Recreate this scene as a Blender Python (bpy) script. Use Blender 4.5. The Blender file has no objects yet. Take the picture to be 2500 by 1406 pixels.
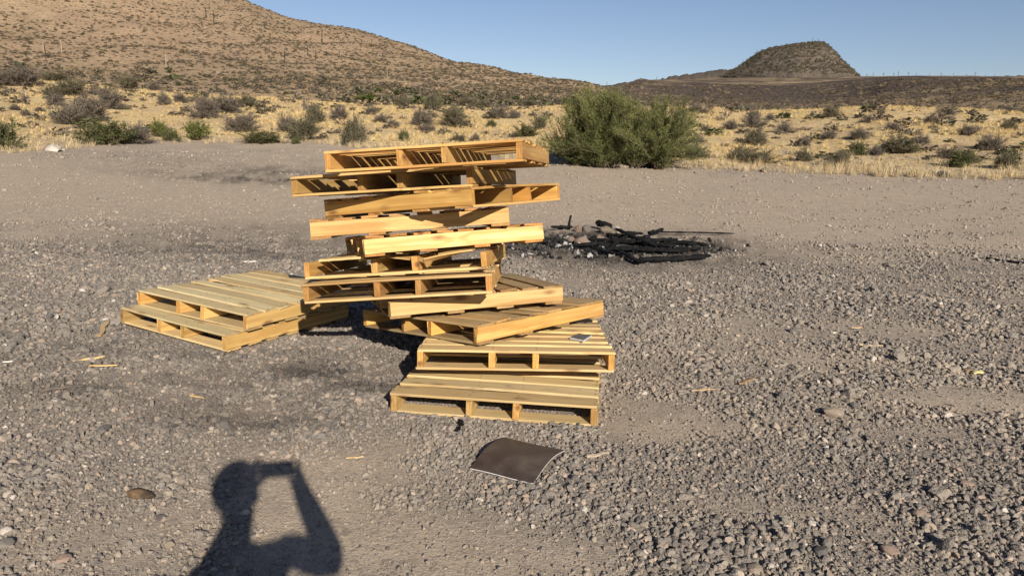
import bpy, bmesh, math, random
import numpy as np
from mathutils import Vector, Matrix, Euler

# ------------------------------------------------------------------ camera, sky, sun, exposure
SC = bpy.context.scene
COL = SC.collection
FPX, PITCH, CAMH, ROLL = 1720.3, math.radians(11.518), 1.4372, math.radians(1.06)
_F = np.array([0, math.cos(PITCH), -math.sin(PITCH)])
_D = np.array([0, -math.sin(PITCH), -math.cos(PITCH)])
_R = np.array([1., 0, 0])
_RR = math.cos(ROLL) * _R - math.sin(ROLL) * _D
_DD = math.sin(ROLL) * _R + math.cos(ROLL) * _D
CAMPOS = np.array([0, 0, CAMH])
cam_d = bpy.data.cameras.new('camera')
cam_d.sensor_fit = 'HORIZONTAL'
cam_d.sensor_width = 36.0
cam_d.lens = FPX / 2500 * 36
cam_d.clip_start = 0.02
cam_d.clip_end = 20000
cam = bpy.data.objects.new('camera', cam_d)
COL.objects.link(cam)
M = Matrix(((_RR[0], -_DD[0], -_F[0], 0), (_RR[1], -_DD[1], -_F[1], 0), (_RR[2], -_DD[2], -_F[2], CAMH), (0, 0, 0, 1)))
cam.matrix_world = M
SC.camera = cam

def ray(px, py):
    d = _F + _RR * ((px - 1250) / FPX) + _DD * ((py - 703) / FPX)
    return d / np.linalg.norm(d)

SUN_TRAVEL = ray(688, 1138)                      # the camera's own shadow falls here
SUN_EL = math.asin(-SUN_TRAVEL[2])
SUN_AZ = math.atan2(-SUN_TRAVEL[0], -SUN_TRAVEL[1])   # clockwise from +Y
world = bpy.data.worlds.new('World')
SC.world = world
world.use_nodes = True
wn = world.node_tree.nodes
wl = world.node_tree.links
wn.clear()
wo = wn.new('ShaderNodeOutputWorld')
bg = wn.new('ShaderNodeBackground')
sky = wn.new('ShaderNodeTexSky')
sky.sky_type = 'NISHITA'
sky.sun_disc = False
sky.sun_elevation = SUN_EL
sky.sun_rotation = SUN_AZ
sky.altitude = 600
sky.air_density = 1.0
sky.dust_density = 0.35
sky.ozone_density = 1.3
bg.inputs['Strength'].default_value = 0.05
skm = wn.new('ShaderNodeMix'); skm.data_type = 'RGBA'; skm.blend_type = 'MULTIPLY'
skm.inputs[0].default_value = 1.0; skm.inputs[7].default_value = (1.02, .99, 1.10, 1)     # camera white balance of the sky
wl.new(sky.outputs[0], skm.inputs[6]); wl.new(skm.outputs[2], bg.inputs[0])
wl.new(bg.outputs[0], wo.inputs[0])
sun_d = bpy.data.lights.new('sun', 'SUN')
sun_d.energy = 5.0
sun_d.angle = math.radians(0.53)
sun_d.color = (1.0, 0.905, 0.785)
sun = bpy.data.objects.new('sun', sun_d)
COL.objects.link(sun)
sun.rotation_euler = Vector(SUN_TRAVEL).to_track_quat('-Z', 'Y').to_euler()
sun.location = (3, -8, 6)
SC.view_settings.view_transform = 'Standard'
SC.view_settings.look = 'None'
SC.view_settings.exposure = 0.72
SC.view_settings.gamma = 1.0
SC.view_settings.use_curve_mapping = False
SC.cycles.use_denoising = True
SC.cycles.max_bounces = 6
SC.cycles.diffuse_bounces = 3
SC.cycles.transparent_max_bounces = 4

# ------------------------------------------------------------------ helpers
RNG = np.random.default_rng(7)
random.seed(7)
_perm = np.random.default_rng(3).random((256, 256))

def vnoise(x, y):
    x = np.asarray(x, float); y = np.asarray(y, float)
    xi = np.floor(x).astype(int); yi = np.floor(y).astype(int)
    fx = x - xi; fy = y - yi
    fx = fx * fx * fx * (fx * (fx * 6 - 15) + 10); fy = fy * fy * fy * (fy * (fy * 6 - 15) + 10)
    a = _perm[xi & 255, yi & 255]; b = _perm[(xi + 1) & 255, yi & 255]
    c = _perm[xi & 255, (yi + 1) & 255]; d = _perm[(xi + 1) & 255, (yi + 1) & 255]
    return (a + (b - a) * fx) * (1 - fy) + (c + (d - c) * fx) * fy

def fbm(x, y, s, oct=4, gain=.5):
    """-1..1 fractal noise with feature size s"""
    x = np.asarray(x, float) / s; y = np.asarray(y, float) / s
    t = 0; a = 1; n = 0
    for o in range(oct):
        t = t + a * (vnoise(x + 17.3 * o, y + 9.1 * o) * 2 - 1); n += a
        x = x * 2.03; y = y * 2.03; a *= gain
    return t / n

def smooth(a, b, v):
    t = np.clip((v - a) / (b - a), 0, 1)
    return t * t * (3 - 2 * t)

def mesh_from(name, V, Fc, mat=None, sm=False):
    me = bpy.data.meshes.new(name)
    V = np.ascontiguousarray(V, dtype=np.float32)
    if isinstance(Fc, np.ndarray):
        n, k = Fc.shape
        me.vertices.add(len(V)); me.vertices.foreach_set('co', V.ravel())
        me.loops.add(n * k); me.loops.foreach_set('vertex_index', np.ascontiguousarray(Fc, dtype=np.int32).ravel())
        me.polygons.add(n)
        me.polygons.foreach_set('loop_start', np.arange(0, n * k, k, dtype=np.int32))
        me.polygons.foreach_set('loop_total', np.full(n, k, dtype=np.int32))
        me.update(calc_edges=True)
    else:
        me.from_pydata(V.tolist(), [], Fc)
    if sm:
        me.polygons.foreach_set('use_smooth', np.ones(len(me.polygons), dtype=bool))
    if mat: me.materials.append(mat)
    me.validate()
    return me

def link(name, me, parent=None, loc=None, rot=None):
    o = bpy.data.objects.new(name, me)
    COL.objects.link(o)
    if parent: o.parent = parent
    if loc is not None: o.location = loc
    if rot is not None: o.rotation_euler = rot
    return o

def empty(name, loc=(0, 0, 0), rot=None):
    o = bpy.data.objects.new(name, None)
    COL.objects.link(o)
    o.location = loc
    if rot is not None: o.rotation_euler = rot
    o.empty_display_size = .1
    return o

def tag(o, label=None, cat=None, group=None, kind=None):
    if label: o['label'] = label
    if cat: o['category'] = cat
    if group: o['group'] = group
    if kind: o['kind'] = kind
    return o

def attr(me, name, vals, domain='POINT', typ='FLOAT'):
    a = me.attributes.new(name, typ, domain)
    vals = np.ascontiguousarray(vals, dtype=np.float32)
    if typ == 'FLOAT': a.data.foreach_set('value', vals.ravel())
    elif typ == 'FLOAT_VECTOR': a.data.foreach_set('vector', vals.ravel())
    elif typ == 'FLOAT_COLOR': a.data.foreach_set('color', vals.ravel())

class NT:
    """tiny node-tree builder"""
    def __init__(s, name, rough=.9, spec=.15):
        s.m = bpy.data.materials.new(name); s.m.use_nodes = True
        s.t = s.m.node_tree; s.n = s.t.nodes; s.l = s.t.links
        s.b = s.n['Principled BSDF']
        s.b.inputs['Roughness'].default_value = rough
        s.b.inputs['Specular IOR Level'].default_value = spec
    def node(s, ty, **kw):
        x = s.n.new(ty)
        for k, v in kw.items(): setattr(x, k, v)
        return x
    def set(s, sock, v):
        if hasattr(v, 'is_linked') or isinstance(v, bpy.types.NodeSocket): s.l.new(v, sock)
        else: sock.default_value = v
    def coord(s, which='Object', scale=(1, 1, 1), loc=(0, 0, 0), src=None):
        if src is None: src = s.node('ShaderNodeTexCoord').outputs[which]
        mp = s.node('ShaderNodeMapping')
        s.l.new(src, mp.inputs[0])
        s.set(mp.inputs['Scale'], scale); s.set(mp.inputs['Location'], loc)
        return mp.outputs[0]
    def noise(s, vec, scale, detail=4, rough=.55, dist=0, out='Fac'):
        x = s.node('ShaderNodeTexNoise')
        s.l.new(vec, x.inputs['Vector'])
        x.inputs['Scale'].default_value = scale; x.inputs['Detail'].default_value = detail
        x.inputs['Roughness'].default_value = rough; x.inputs['Distortion'].default_value = dist
        return x.outputs[out]
    def voro(s, vec, scale, out='Distance', feature='F1', rnd=1.0):
        x = s.node('ShaderNodeTexVoronoi'); x.feature = feature
        s.l.new(vec, x.inputs['Vector']); x.inputs['Scale'].default_value = scale
        x.inputs['Randomness'].default_value = rnd
        return x.outputs[out]
    def ramp(s, v, stops, interp='LINEAR'):
        x = s.node('ShaderNodeValToRGB'); x.color_ramp.interpolation = interp
        e = x.color_ramp.elements
        while len(e) < len(stops): e.new(.5)
        for k, (p, c) in enumerate(stops):
            e[k].position = p
            e[k].color = (c[0], c[1], c[2], 1) if not isinstance(c, (int, float)) else (c, c, c, 1)
        s.l.new(v, x.inputs[0])
        return x.outputs[0]
    def mix(s, f, a, b, mode='MIX'):
        x = s.node('ShaderNodeMix', data_type='RGBA', blend_type=mode)
        s.set(x.inputs[0], f)
        for sk, v in ((x.inputs[6], a), (x.inputs[7], b)):
            if isinstance(v, tuple) and len(v) == 3: v = (*v, 1)
            s.set(sk, v)
        return x.outputs[2]
    def math(s, op, a, b=0.5, c=None, clamp=False):
        x = s.node('ShaderNodeMath', operation=op); x.use_clamp = clamp
        s.set(x.inputs[0], a); s.set(x.inputs[1], b)
        if c is not None: s.set(x.inputs[2], c)
        return x.outputs[0]
    def attr(s, name, out='Fac', typ='GEOMETRY'):
        x = s.node('ShaderNodeAttribute'); x.attribute_name = name; x.attribute_type = typ
        return x.outputs[out]
    def objinfo(s, out='Random'):
        return s.node('ShaderNodeObjectInfo').outputs[out]
    def bump(s, h, strength=.5, dist=.01, normal=None):
        x = s.node('ShaderNodeBump'); x.inputs['Strength'].default_value = strength; x.inputs['Distance'].default_value = dist
        s.l.new(h, x.inputs['Height'])
        if normal is not None: s.l.new(normal, x.inputs['Normal'])
        return x.outputs[0]
    def color(s, c): s.set(s.b.inputs['Base Color'], c if not isinstance(c, tuple) else (*c[:3], 1))
    def normal(s, n): s.l.new(n, s.b.inputs['Normal'])

def instancer(name, P, R, S, I, protos, extra=None):
    """one stuff object: geometry-node instances of proto meshes on points"""
    me = bpy.data.meshes.new(name)
    me.vertices.add(len(P)); me.vertices.foreach_set('co', np.ascontiguousarray(P, dtype=np.float32).ravel())
    attr(me, 'irot', R, typ='FLOAT_VECTOR'); attr(me, 'iscl', S, typ='FLOAT_VECTOR'); attr(me, 'iidx', I)
    for k, v in (extra or {}).items(): attr(me, k, v)
    o = link(name, me)
    g = bpy.data.node_groups.new(name + '_nodes', 'GeometryNodeTree')
    g.interface.new_socket('Geometry', in_out='INPUT', socket_type='NodeSocketGeometry')
    g.interface.new_socket('Geometry', in_out='OUTPUT', socket_type='NodeSocketGeometry')
    gi = g.nodes.new('NodeGroupInput'); go = g.nodes.new('NodeGroupOutput')
    ip = g.nodes.new('GeometryNodeInstanceOnPoints')
    jn = g.nodes.new('GeometryNodeJoinGeometry')
    for p in reversed(protos):                 # a multi-input socket lists its last link first
        oi = g.nodes.new('GeometryNodeObjectInfo'); oi.inputs['Object'].default_value = p
        oi.inputs['As Instance'].default_value = False
        gt = g.nodes.new('GeometryNodeGeometryToInstance')
        g.links.new(oi.outputs['Geometry'], gt.inputs[0]); g.links.new(gt.outputs[0], jn.inputs[0])
    def na(nm, ty):
        x = g.nodes.new('GeometryNodeInputNamedAttribute'); x.data_type = ty; x.inputs['Name'].default_value = nm
        return x.outputs['Attribute']
    g.links.new(gi.outputs[0], ip.inputs['Points']); g.links.new(jn.outputs[0], ip.inputs['Instance'])
    ip.inputs['Pick Instance'].default_value = True
    fi = g.nodes.new('ShaderNodeMath'); fi.operation = 'FLOOR'
    g.links.new(na('iidx', 'FLOAT'), fi.inputs[0]); g.links.new(fi.outputs[0], ip.inputs['Instance Index'])
    er = g.nodes.new('FunctionNodeEulerToRotation')
    g.links.new(na('irot', 'FLOAT_VECTOR'), er.inputs[0]); g.links.new(er.outputs[0], ip.inputs['Rotation'])
    g.links.new(na('iscl', 'FLOAT_VECTOR'), ip.inputs['Scale'])
    g.links.new(ip.outputs[0], go.inputs[0])
    md = o.modifiers.new('scatter', 'NODES'); md.node_group = g
    return o

def proto(name, me):
    return bpy.data.objects.new(name, me)     # never linked: only a source for the scatter

# ------------------------------------------------------------------ terrain heights
HORX = np.array([-2600, -1200, -300, 0, 150, 300, 450, 700, 850, 1000, 1100, 1250, 1400, 1480, 1560, 1700, 1850, 2000, 2100, 2200, 2350, 2500, 2900, 3800, 5200])
def az_of(px, py=240):
    d = ray(px, py); return math.atan2(d[0], d[1])
def zpx(px, py, r):
    d = ray(px, py); return CAMH + d[2] / math.hypot(d[0], d[1]) * r
def rowz(pairs, rs):
    """pairs: photo columns -> photo rows; rs: photo columns -> distance. heights at HORX"""
    X, Y = zip(*pairs); A, B = zip(*rs)
    y = np.interp(HORX, X, Y); r = np.interp(HORX, A, B)
    return r, np.array([zpx(a, b, c) for a, b, c in zip(HORX, y, r)])
AZC = np.array([az_of(x) for x in HORX])
f_edge = rowz([(-2600, 400), (-300, 386), (0, 374), (200, 357), (450, 349), (700, 349), (850, 356), (1000, 368), (1350, 401), (1700, 416), (2000, 425), (2500, 443), (3800, 480), (5200, 520)],
              [(-2600, 22), (0, 24), (450, 30), (700, 30), (1000, 26), (1350, 22), (2000, 21), (2500, 20), (5200, 18)])
f_crest = rowz([(-2600, 300), (-1200, 230), (-300, 205), (0, 211), (120, 199), (190, 206), (320, 221), (480, 235), (640, 244), (800, 255), (880, 257), (1052, 264), (1340, 271), (1690, 264), (1800, 273), (1950, 275), (2070, 267), (2200, 262), (2275, 268), (2500, 288), (2900, 310), (5200, 400)],
               [(-2600, 50), (0, 58), (450, 56), (850, 50), (1340, 44), (2000, 42), (2500, 40), (5200, 38)])
f_dip = rowz([(-2600, 330), (0, 262), (480, 262), (800, 262), (1052, 268), (1340, 280), (1700, 290), (2100, 292), (2500, 305), (5200, 400)],
             [(-2600, 70), (0, 74), (850, 70), (1340, 72), (2000, 85), (5200, 80)])
f_foot = rowz([(-2600, 320), (0, 215), (480, 218), (700, 212), (850, 226), (1000, 236), (1200, 245), (1400, 256), (1560, 262), (1700, 272), (2100, 276), (2350, 280), (2500, 284), (5200, 380)],
              [(-2600, 120), (0, 120), (850, 115), (1400, 110), (1560, 150), (2000, 165), (2500, 130), (5200, 120)])
f_mid = rowz([(-2600, 200), (-300, 20), (0, 60), (300, 75), (545, 105), (700, 125), (850, 150), (1000, 178), (1100, 195), (1250, 218), (1400, 237), (1480, 246), (1560, 240), (1700, 246), (1900, 250), (2050, 248), (2200, 232), (2500, 230), (5200, 340)],
             [(-2600, 240), (0, 260), (850, 230), (1250, 190), (1480, 160), (1560, 240), (2000, 255), (2500, 210), (5200, 200)])
f_top = rowz([(-2600, 150), (-1200, -200), (-300, -280), (0, -200), (300, -95), (545, 2), (620, 30), (700, 56), (850, 87), (930, 104), (1000, 122), (1100, 156), (1250, 190), (1400, 214), (1440, 224), (1470, 232), (1500, 226), (1520, 206), (1560, 201), (1700, 209), (1850, 212), (1950, 215), (2050, 208), (2150, 196), (2250, 193), (2500, 195), (2900, 200), (5200, 320)],
             [(-2600, 420), (0, 420), (700, 380), (1000, 320), (1250, 260), (1460, 220), (1520, 320), (2050, 320), (2200, 280), (5200, 280)])
f_back = rowz([(-2600, 200), (-300, -100), (0, 0), (300, 50), (700, 130), (1000, 170), (1250, 215), (1400, 232), (1460, 240), (1510, 222), (1560, 198), (1620, 194), (1760, 192), (1900, 191), (2080, 188), (2250, 187), (2500, 189), (2900, 200), (5200, 320)],
              [(-2600, 560), (0, 560), (1000, 460), (1460, 320), (1540, 640), (2500, 640), (5200, 600)])
f_far = (np.full(len(HORX), 900.0), np.array([zpx(x, 300 if x < 1500 else 232, 900) for x in HORX]))
f_end = (np.full(len(HORX), 7000.0), np.full(len(HORX), 60.0))
FEAT = [f_edge, f_crest, f_dip, f_foot, f_mid, f_top, f_back, f_far, f_end]

def _sm(a, v):
    """smooth interpolation over azimuth control columns"""
    return np.interp(a, AZC, v)
AZR = az_of(1500)
AZMAX = AZC[-1]; AZMIN = AZC[0]

def columns(az):
    """feature radii and heights for an array of azimuths: (n, 11)"""
    az = np.asarray(az, float)
    f = smooth(0, 1, np.clip((AZMAX + .25 - az) / .35, 0, 1)) * smooth(0, 1, np.clip((az - AZMIN + .25) / .35, 0, 1))
    R = [np.zeros_like(az), np.full_like(az, 3.), np.full_like(az, 7.)]; Z = [np.zeros_like(az)] * 3
    for k, (r, z) in enumerate(FEAT):
        # light smoothing across azimuth keeps the pixel anchors but rounds the kinks
        rr = sum(_sm(az + d, r) for d in (-.012, 0, .012)) / 3
        zz = sum(_sm(az + d, z) for d in ((-.012, 0, .012) if k not in (5, 6) else (-.004, 0, .004))) / 3
        R.append(rr); Z.append(zz * f)
    return np.array(R).T, np.array(Z).T

def pchip(x, y, xq):
    """monotone cubic through (x, y) rows, evaluated at xq rows"""
    h = np.diff(x, axis=1); d = np.diff(y, axis=1) / h
    m = np.zeros_like(y)
    w1 = 2 * h[:, 1:] + h[:, :-1]; w2 = h[:, 1:] + 2 * h[:, :-1]
    with np.errstate(divide='ignore', invalid='ignore'):
        hm = (w1 + w2) / (w1 / d[:, :-1] + w2 / d[:, 1:])
    m[:, 1:-1] = np.where(d[:, :-1] * d[:, 1:] > 0, hm, 0)
    m[:, -1] = d[:, -1]
    if x.shape[1] == 12: m[:, 8] = np.where(d[:, 8] > 0, d[:, 8], 0); m[:, 9] = np.where(d[:, 8] > 0, d[:, 8], m[:, 9])
    out = np.empty_like(xq)
    for i in range(x.shape[0]):
        k = np.clip(np.searchsorted(x[i], xq[i], side='right') - 1, 0, x.shape[1] - 2)
        hh = h[i, k]; t = (xq[i] - x[i, k]) / hh
        y0, y1, m0, m1 = y[i, k], y[i, k + 1], m[i, k] * hh, m[i, k + 1] * hh
        out[i] = (2 * t**3 - 3 * t**2 + 1) * y0 + (t**3 - 2 * t**2 + t) * m0 + (-2 * t**3 + 3 * t**2) * y1 + (t**3 - t**2) * m1
    return out

# pallet poses: centre of the underside, yaw / tilts in degrees
PW, PL, PH, PT = 1.1306, 1.2156, 0.1200, 0.016
POSE = {
 'P1': (-0.409, 4.529, 1.273, -9.22, -3.54, -4.04), 'P2': (-0.657, 4.742, 1.117, -11.80, -3.97, -4.11),
 'P3': (-0.435, 4.701, 1.005, 61.02, -4.57, -5.46), 'P4': (-0.677, 4.805, 0.846, 96.90, -5.13, -5.10),
 'P5': (-0.513, 4.784, 0.731, 109.40, -6.13, -5.49), 'P6': (-0.661, 4.804, 0.587, -4.13, -6.39, -4.72),
 'P7': (-0.661, 4.692, 0.465, -1.08, -5.89, -4.45), 'P8': (-0.375, 4.865, 0.341, 108.40, -5.30, -4.12),
 'P9': (-0.182, 4.733, 0.229, -43.22, -4.73, -2.98), 'P10': (0.043, 4.459, 0.117, -1.39, -4.64, -0.35),
 'P11': (-0.014, 4.192, -0.033, -7.71, -0.51, 0.19), 'L1': (-2.037, 5.453, 0.161, -26.80, 0.06, 2.42),
 'L2': (-2.125, 5.353, 0.043, -28.30, 0.14, 2.59)}
def pose_matrix(k):
    x, y, z, yaw, a, b = POSE[k]
    return Matrix.Translation((x, y, z)) @ Matrix.Rotation(math.radians(b), 4, 'Y') @ Matrix.Rotation(math.radians(a), 4, 'X') @ Matrix.Rotation(math.radians(yaw), 4, 'Z')
_pl = []
for k in ('P11', 'L2'):
    x, y, z, yaw, a, b = POSE[k]
    n = pose_matrix(k).to_3x3() @ Vector((0, 0, 1))
    _pl.append((x, y, z, n))

def detail(x, y, r):
    """relief added to the smooth profile"""
    z = .018 * fbm(x, y, 2.2, 3) * smooth(0, 2, r) + .05 * fbm(x + 40, y, 7, 3) * smooth(6, 14, r)
    for (cx, cy, cz, n) in _pl:
        w = np.exp(-(((x - cx) / 1.05) ** 2 + ((y - cy) / 1.05) ** 2) ** 1.6)
        pz = cz - (n[0] * (x - cx) + n[1] * (y - cy)) / n[2] - .006
        z = z * (1 - w) + pz * w
    out = smooth(24, 34, r)
    z = z + out * (.22 * fbm(x, y, 5, 4) + .35 * fbm(x + 9, y - 5, 14, 3)) * (1 - .4 * smooth(70, 100, r))
    far = smooth(90, 200, r)
    rid = 1 - np.abs(fbm(x * .8 + y * .35, y * .4, 34, 4)) * 2
    rt = smooth(AZR - .03, AZR + .03, np.arctan2(x, y))
    z = z + far * (1.6 * fbm(x, y, 22, 5) + 2.0 * rid * smooth(150, 260, r)) * (1 - .72 * rt)
    return z * (1 - smooth(700, 900, r))

def height(x, y):
    x = np.atleast_1d(np.asarray(x, float)); y = np.atleast_1d(np.asarray(y, float))
    r = np.hypot(x, y); az = np.arctan2(x, y)
    R, Z = columns(az)
    return pchip(R, Z, r[:, None])[:, 0] + detail(x, y, r)

def ground_hit(px, py, rmax=700):
    """where the line of sight of a photo pixel meets the terrain"""
    d = ray(px, py); hl = math.hypot(d[0], d[1])
    rr = np.concatenate([np.linspace(1, 30, 400), np.linspace(30.2, rmax, 1600)])
    x = d[0] / hl * rr; y = d[1] / hl * rr; zr = CAMH + d[2] / hl * rr
    R, Z = columns(np.array([math.atan2(d[0], d[1])]))
    g = pchip(R, Z, rr[None, :])[0] + detail(x, y, rr)
    k = np.argmax(zr < g)
    if zr[k] >= g[k]: return None
    return np.array([x[k], y[k], g[k]]), rr[k]

# ------------------------------------------------------------------ soot and dust maps of the lot
def _blob(px, py, a, b, amt, rot=0):
    p, r = ground_hit(px, py); return (p[0], p[1], a, b, amt, rot)
DUST = [_blob(1690, 1065, .7, .2, .7), _blob(1950, 885, .7, .22, .45), _blob(1880, 1270, .6, .18, .55), _blob(1240, 1330, .6, .3, .4),
        _blob(760, 1180, .45, .3, .6), _blob(700, 1330, .5, .3, .5), _blob(640, 1010, .35, .15, .5), _blob(1150, 1090, .4, .12, .5), _blob(2200, 800, .9, .35, .6),
        _blob(300, 480, 6, 2.6, 1.0), _blob(900, 470, 5, 2.2, .9), _blob(1500, 480, 6, 3, .7), _blob(2100, 520, 6, 3, .7), _blob(250, 590, 1.6, .5, .6), _blob(2350, 1000, .6, .2, .6)]
ROCKY = [_blob(1950, 1130, 1.0, .28, .9), _blob(1800, 1330, .7, .15, .5), _blob(300, 800, 2.2, .8, .7), _blob(2150, 1200, .7, .3, .6), _blob(500, 620, 3, 1, .6),
         _blob(1900, 740, 1.9, .8, .7), _blob(1450, 1250, .6, .25, .6), _blob(200, 1150, .8, .5, .6)]
SOOT = [_blob(850, 930, .8, .36, .42), _blob(610, 1040, .5, .22, .36), _blob(420, 960, .8, .3, .35), _blob(300, 860, 1.6, .7, .22), _blob(700, 600, 2.6, 1.0, .3), _blob(500, 620, 2.4, .8, .2), _blob(600, 440, 2.6, .8, .6), _blob(680, 420, 2.2, 1.2, .35), _blob(420, 400, 4, 2.2, .18),
        _blob(1510, 602, 1.5, 1.15, 1.9), _blob(1340, 582, .8, .8, 1.3), _blob(700, 560, 2, .8, .25)]
def lotmaps(x, y):
    n = fbm(x, y, .9, 4); n2 = fbm(x + 31, y + 7, 3.2, 3)
    r = np.hypot(x, y)
    d = .34 + .55 * n + .3 * n2 + .5 * smooth(8, 16, r)
    for (cx, cy, a, b, amt, _) in DUST:
        d = d + amt * np.exp(-(((x - cx) / a) ** 2 + ((y - cy) / b) ** 2))
    for (cx, cy, a, b, amt, _) in ROCKY:
        d = d - amt * np.exp(-(((x - cx) / a) ** 2 + ((y - cy) / b) ** 2))
    s = 0
    nn = fbm(x * .7 - 3, y * 1.4, .3, 4, .7)
    for (cx, cy, a, b, amt, _) in SOOT:
        s = s + amt * np.exp(-(((x - cx) / a) ** 2 + ((y - cy) / b) ** 2)) * np.clip(1 + 2.0 * nn, .1, 2)
    return np.clip(d, 0, 1), np.clip(s, 0, 1)

# ------------------------------------------------------------------ ground materials
def mat_lot():
    k = NT('gravel_ground', .95, .1)
    c = k.coord('Object')
    dust = k.attr('dust'); soot = k.attr('soot')
    n = k.noise(c, 5, 6, .6); nf = k.noise(c, 45, 4, .7)
    cells = k.voro(c, 95, 'Color'); cd = k.voro(c, 95); cells2 = k.voro(c, 34, 'Color'); cd2 = k.voro(c, 34)
    sep = k.node('ShaderNodeSeparateColor'); k.l.new(cells, sep.inputs[0])
    sep2 = k.node('ShaderNodeSeparateColor'); k.l.new(cells2, sep2.inputs[0])
    grav = k.ramp(sep.outputs[0], [(0, (.10, .088, .077)), (.45, (.19, .162, .135)), (.8, (.28, .236, .19)), (.95, (.34, .275, .21)), (1, (.42, .37, .31))])
    grav2 = k.ramp(sep2.outputs[1], [(0, (.12, .104, .09)), (.5, (.215, .18, .147)), (.9, (.30, .25, .20)), (1, (.4, .34, .28))])
    grav = k.mix(1., k.mix(.45, grav, grav2), (1.03, 1.04, 1.04), 'MULTIPLY')
    sep3 = k.node('ShaderNodeSeparateColor'); k.l.new(k.voro(c, 15, 'Color'), sep3.inputs[0]); cd3 = k.voro(c, 15)
    du = k.ramp(n, [(.25, (.305, .245, .18)), (.55, (.38, .308, .226)), (.8, (.435, .356, .265))])
    du = k.mix(k.math('MULTIPLY', nf, .5), du, (.25, .21, .168))
    spk = k.math('GREATER_THAN', sep.outputs[1], .83)
    du = k.mix(k.math('MULTIPLY', spk, .6), du, (.17, .145, .125))
    du = k.mix(k.math('MULTIPLY', k.math('MULTIPLY', k.math('GREATER_THAN', sep3.outputs[0], .62), k.math('LESS_THAN', cd3, .36)), .55), du, k.ramp(sep3.outputs[1], [(0, (.13, .11, .095)), (.6, (.24, .20, .16)), (1, (.5, .43, .35))]))
    f = k.math('ADD', k.math('MULTIPLY', dust, 1.25), k.math('MULTIPLY', k.math('SUBTRACT', nf, .5), .7))
    f = k.math('SUBTRACT', f, .12, clamp=True)
    col = k.mix(f, grav, du)
    col = k.mix(k.math('MULTIPLY', soot, k.math('ADD', k.math('MULTIPLY', nf, .7), .5), clamp=True), col, (.022, .02, .019))
    k.color(col)
    h = k.math('SUBTRACT', k.math('SUBTRACT', .9, cd), k.math('MULTIPLY', cd2, .9))
    b1 = k.bump(h, .5, .004)
    k.normal(k.bump(nf, .2, .004, b1))
    return k.m

def mat_grass_ground():
    k = NT('straw_ground', .95, .05)
    c = k.coord('Object')
    n = k.noise(c, .35, 5, .6); n2 = k.noise(c, 2.2, 6, .65); n3 = k.noise(c, 9, 5, .7)
    a = k.ramp(n2, [(.28, (.34, .25, .135)), (.5, (.50, .385, .20)), (.72, (.60, .475, .265))])
    a = k.mix(k.ramp(n, [(.38, 0.), (.62, .55)]), a, (.33, .235, .145))
    a = k.mix(k.ramp(n3, [(.3, .55), (.55, 0.)]), a, (.22, .155, .09))
    # gravel washes over the first metres beside the lot
    e = k.attr('zone')
    a = k.mix(k.ramp(k.math('ADD', e, k.math('MULTIPLY', k.math('SUBTRACT', n2, .5), .12)), [(0.0, 1.), (.06, 0.)]), a, (.30, .24, .18))
    k.color(a)
    k.normal(k.bump(k.math('ADD', n3, n2), .6, .12))
    return k.m

def mat_hill():
    k = NT('hill_soil', .95, .05)
    c = k.coord('Object')
    n = k.noise(c, .012, 5, .55); n2 = k.noise(c, .09, 6, .6); n3 = k.noise(c, .8, 5, .7)
    a = k.ramp(n2, [(.3, (.215, .155, .10)), (.5, (.285, .207, .132)), (.7, (.34, .255, .16))])
    a = k.mix(k.ramp(n, [(.42, 0.), (.6, .6)]), a, (.335, .232, .15))
    tuft = k.voro(c, .85); tuft2 = k.voro(c, 1.9)
    a = k.mix(k.ramp(tuft, [(.16, .75), (.34, 0.)]), a, (.10, .082, .05))
    a = k.mix(k.ramp(tuft2, [(.18, .6), (.36, 0.)]), a, (.17, .135, .08))
    a = k.mix(k.ramp(n3, [(.35, .5), (.6, 0.)]), a, (.20, .15, .095))
    e = k.attr('zone')
    straw = k.mix(k.ramp(n3, [(.35, 0.), (.6, 1.)]), (.28, .205, .11), (.46, .33, .16))
    a = k.mix(k.ramp(k.math('ADD', e, k.math('MULTIPLY', k.math('SUBTRACT', n2, .5), .25)), [(.02, .9), (.16, 0.)]), a, straw)
    k.color(a)
    k.normal(k.bump(k.math('ADD', n3, k.math('MULTIPLY', tuft, -1.)), .7, .5))
    return k.m

def mat_plateau():
    k = NT('basalt_slope', .95, .05)
    c = k.coord('Object')
    n = k.noise(c, .02, 5, .6); n2 = k.noise(c, .11, 6, .65, .6); n3 = k.noise(c, .6, 5, .7)
    cs = k.coord('Object', scale=(.25, .9, 3.2)); n4 = k.noise(cs, .07, 6, .65)
    rock = k.ramp(n3, [(.3, (.05, .04, .036)), (.55, (.085, .066, .058)), (.75, (.14, .11, .09))])
    low = k.ramp(n3, [(.3, (.115, .085, .062)), (.55, (.19, .142, .10)), (.75, (.27, .20, .13))])
    tan = k.ramp(n3, [(.3, (.22, .165, .10)), (.6, (.42, .315, .175))])
    e = k.attr('zone')
    ee = k.math('ADD', e, k.math('MULTIPLY', k.math('SUBTRACT', n2, .5), .16))
    a = k.mix(k.ramp(ee, [(.27, 0.), (.36, 1.)]), low, rock)
    a = k.mix(k.math('MULTIPLY', k.ramp(n4, [(.52, 0.), (.6, .75)]), k.ramp(e, [(.2, 1.), (.62, .25)])), a, tan)
    a = k.mix(k.math('MULTIPLY', k.ramp(ee, [(.495, 0.), (.53, 1.)]), k.ramp(n4, [(.47, 0.), (.62, .9)])), a, tan)
    tuft = k.voro(c, .5)
    a = k.mix(k.ramp(tuft, [(.15, .6), (.35, 0.)]), a, (.07, .06, .04))
    k.color(a)
    k.normal(k.bump(k.math('ADD', n3, n2), .9, 1.2))
    return k.m

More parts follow.
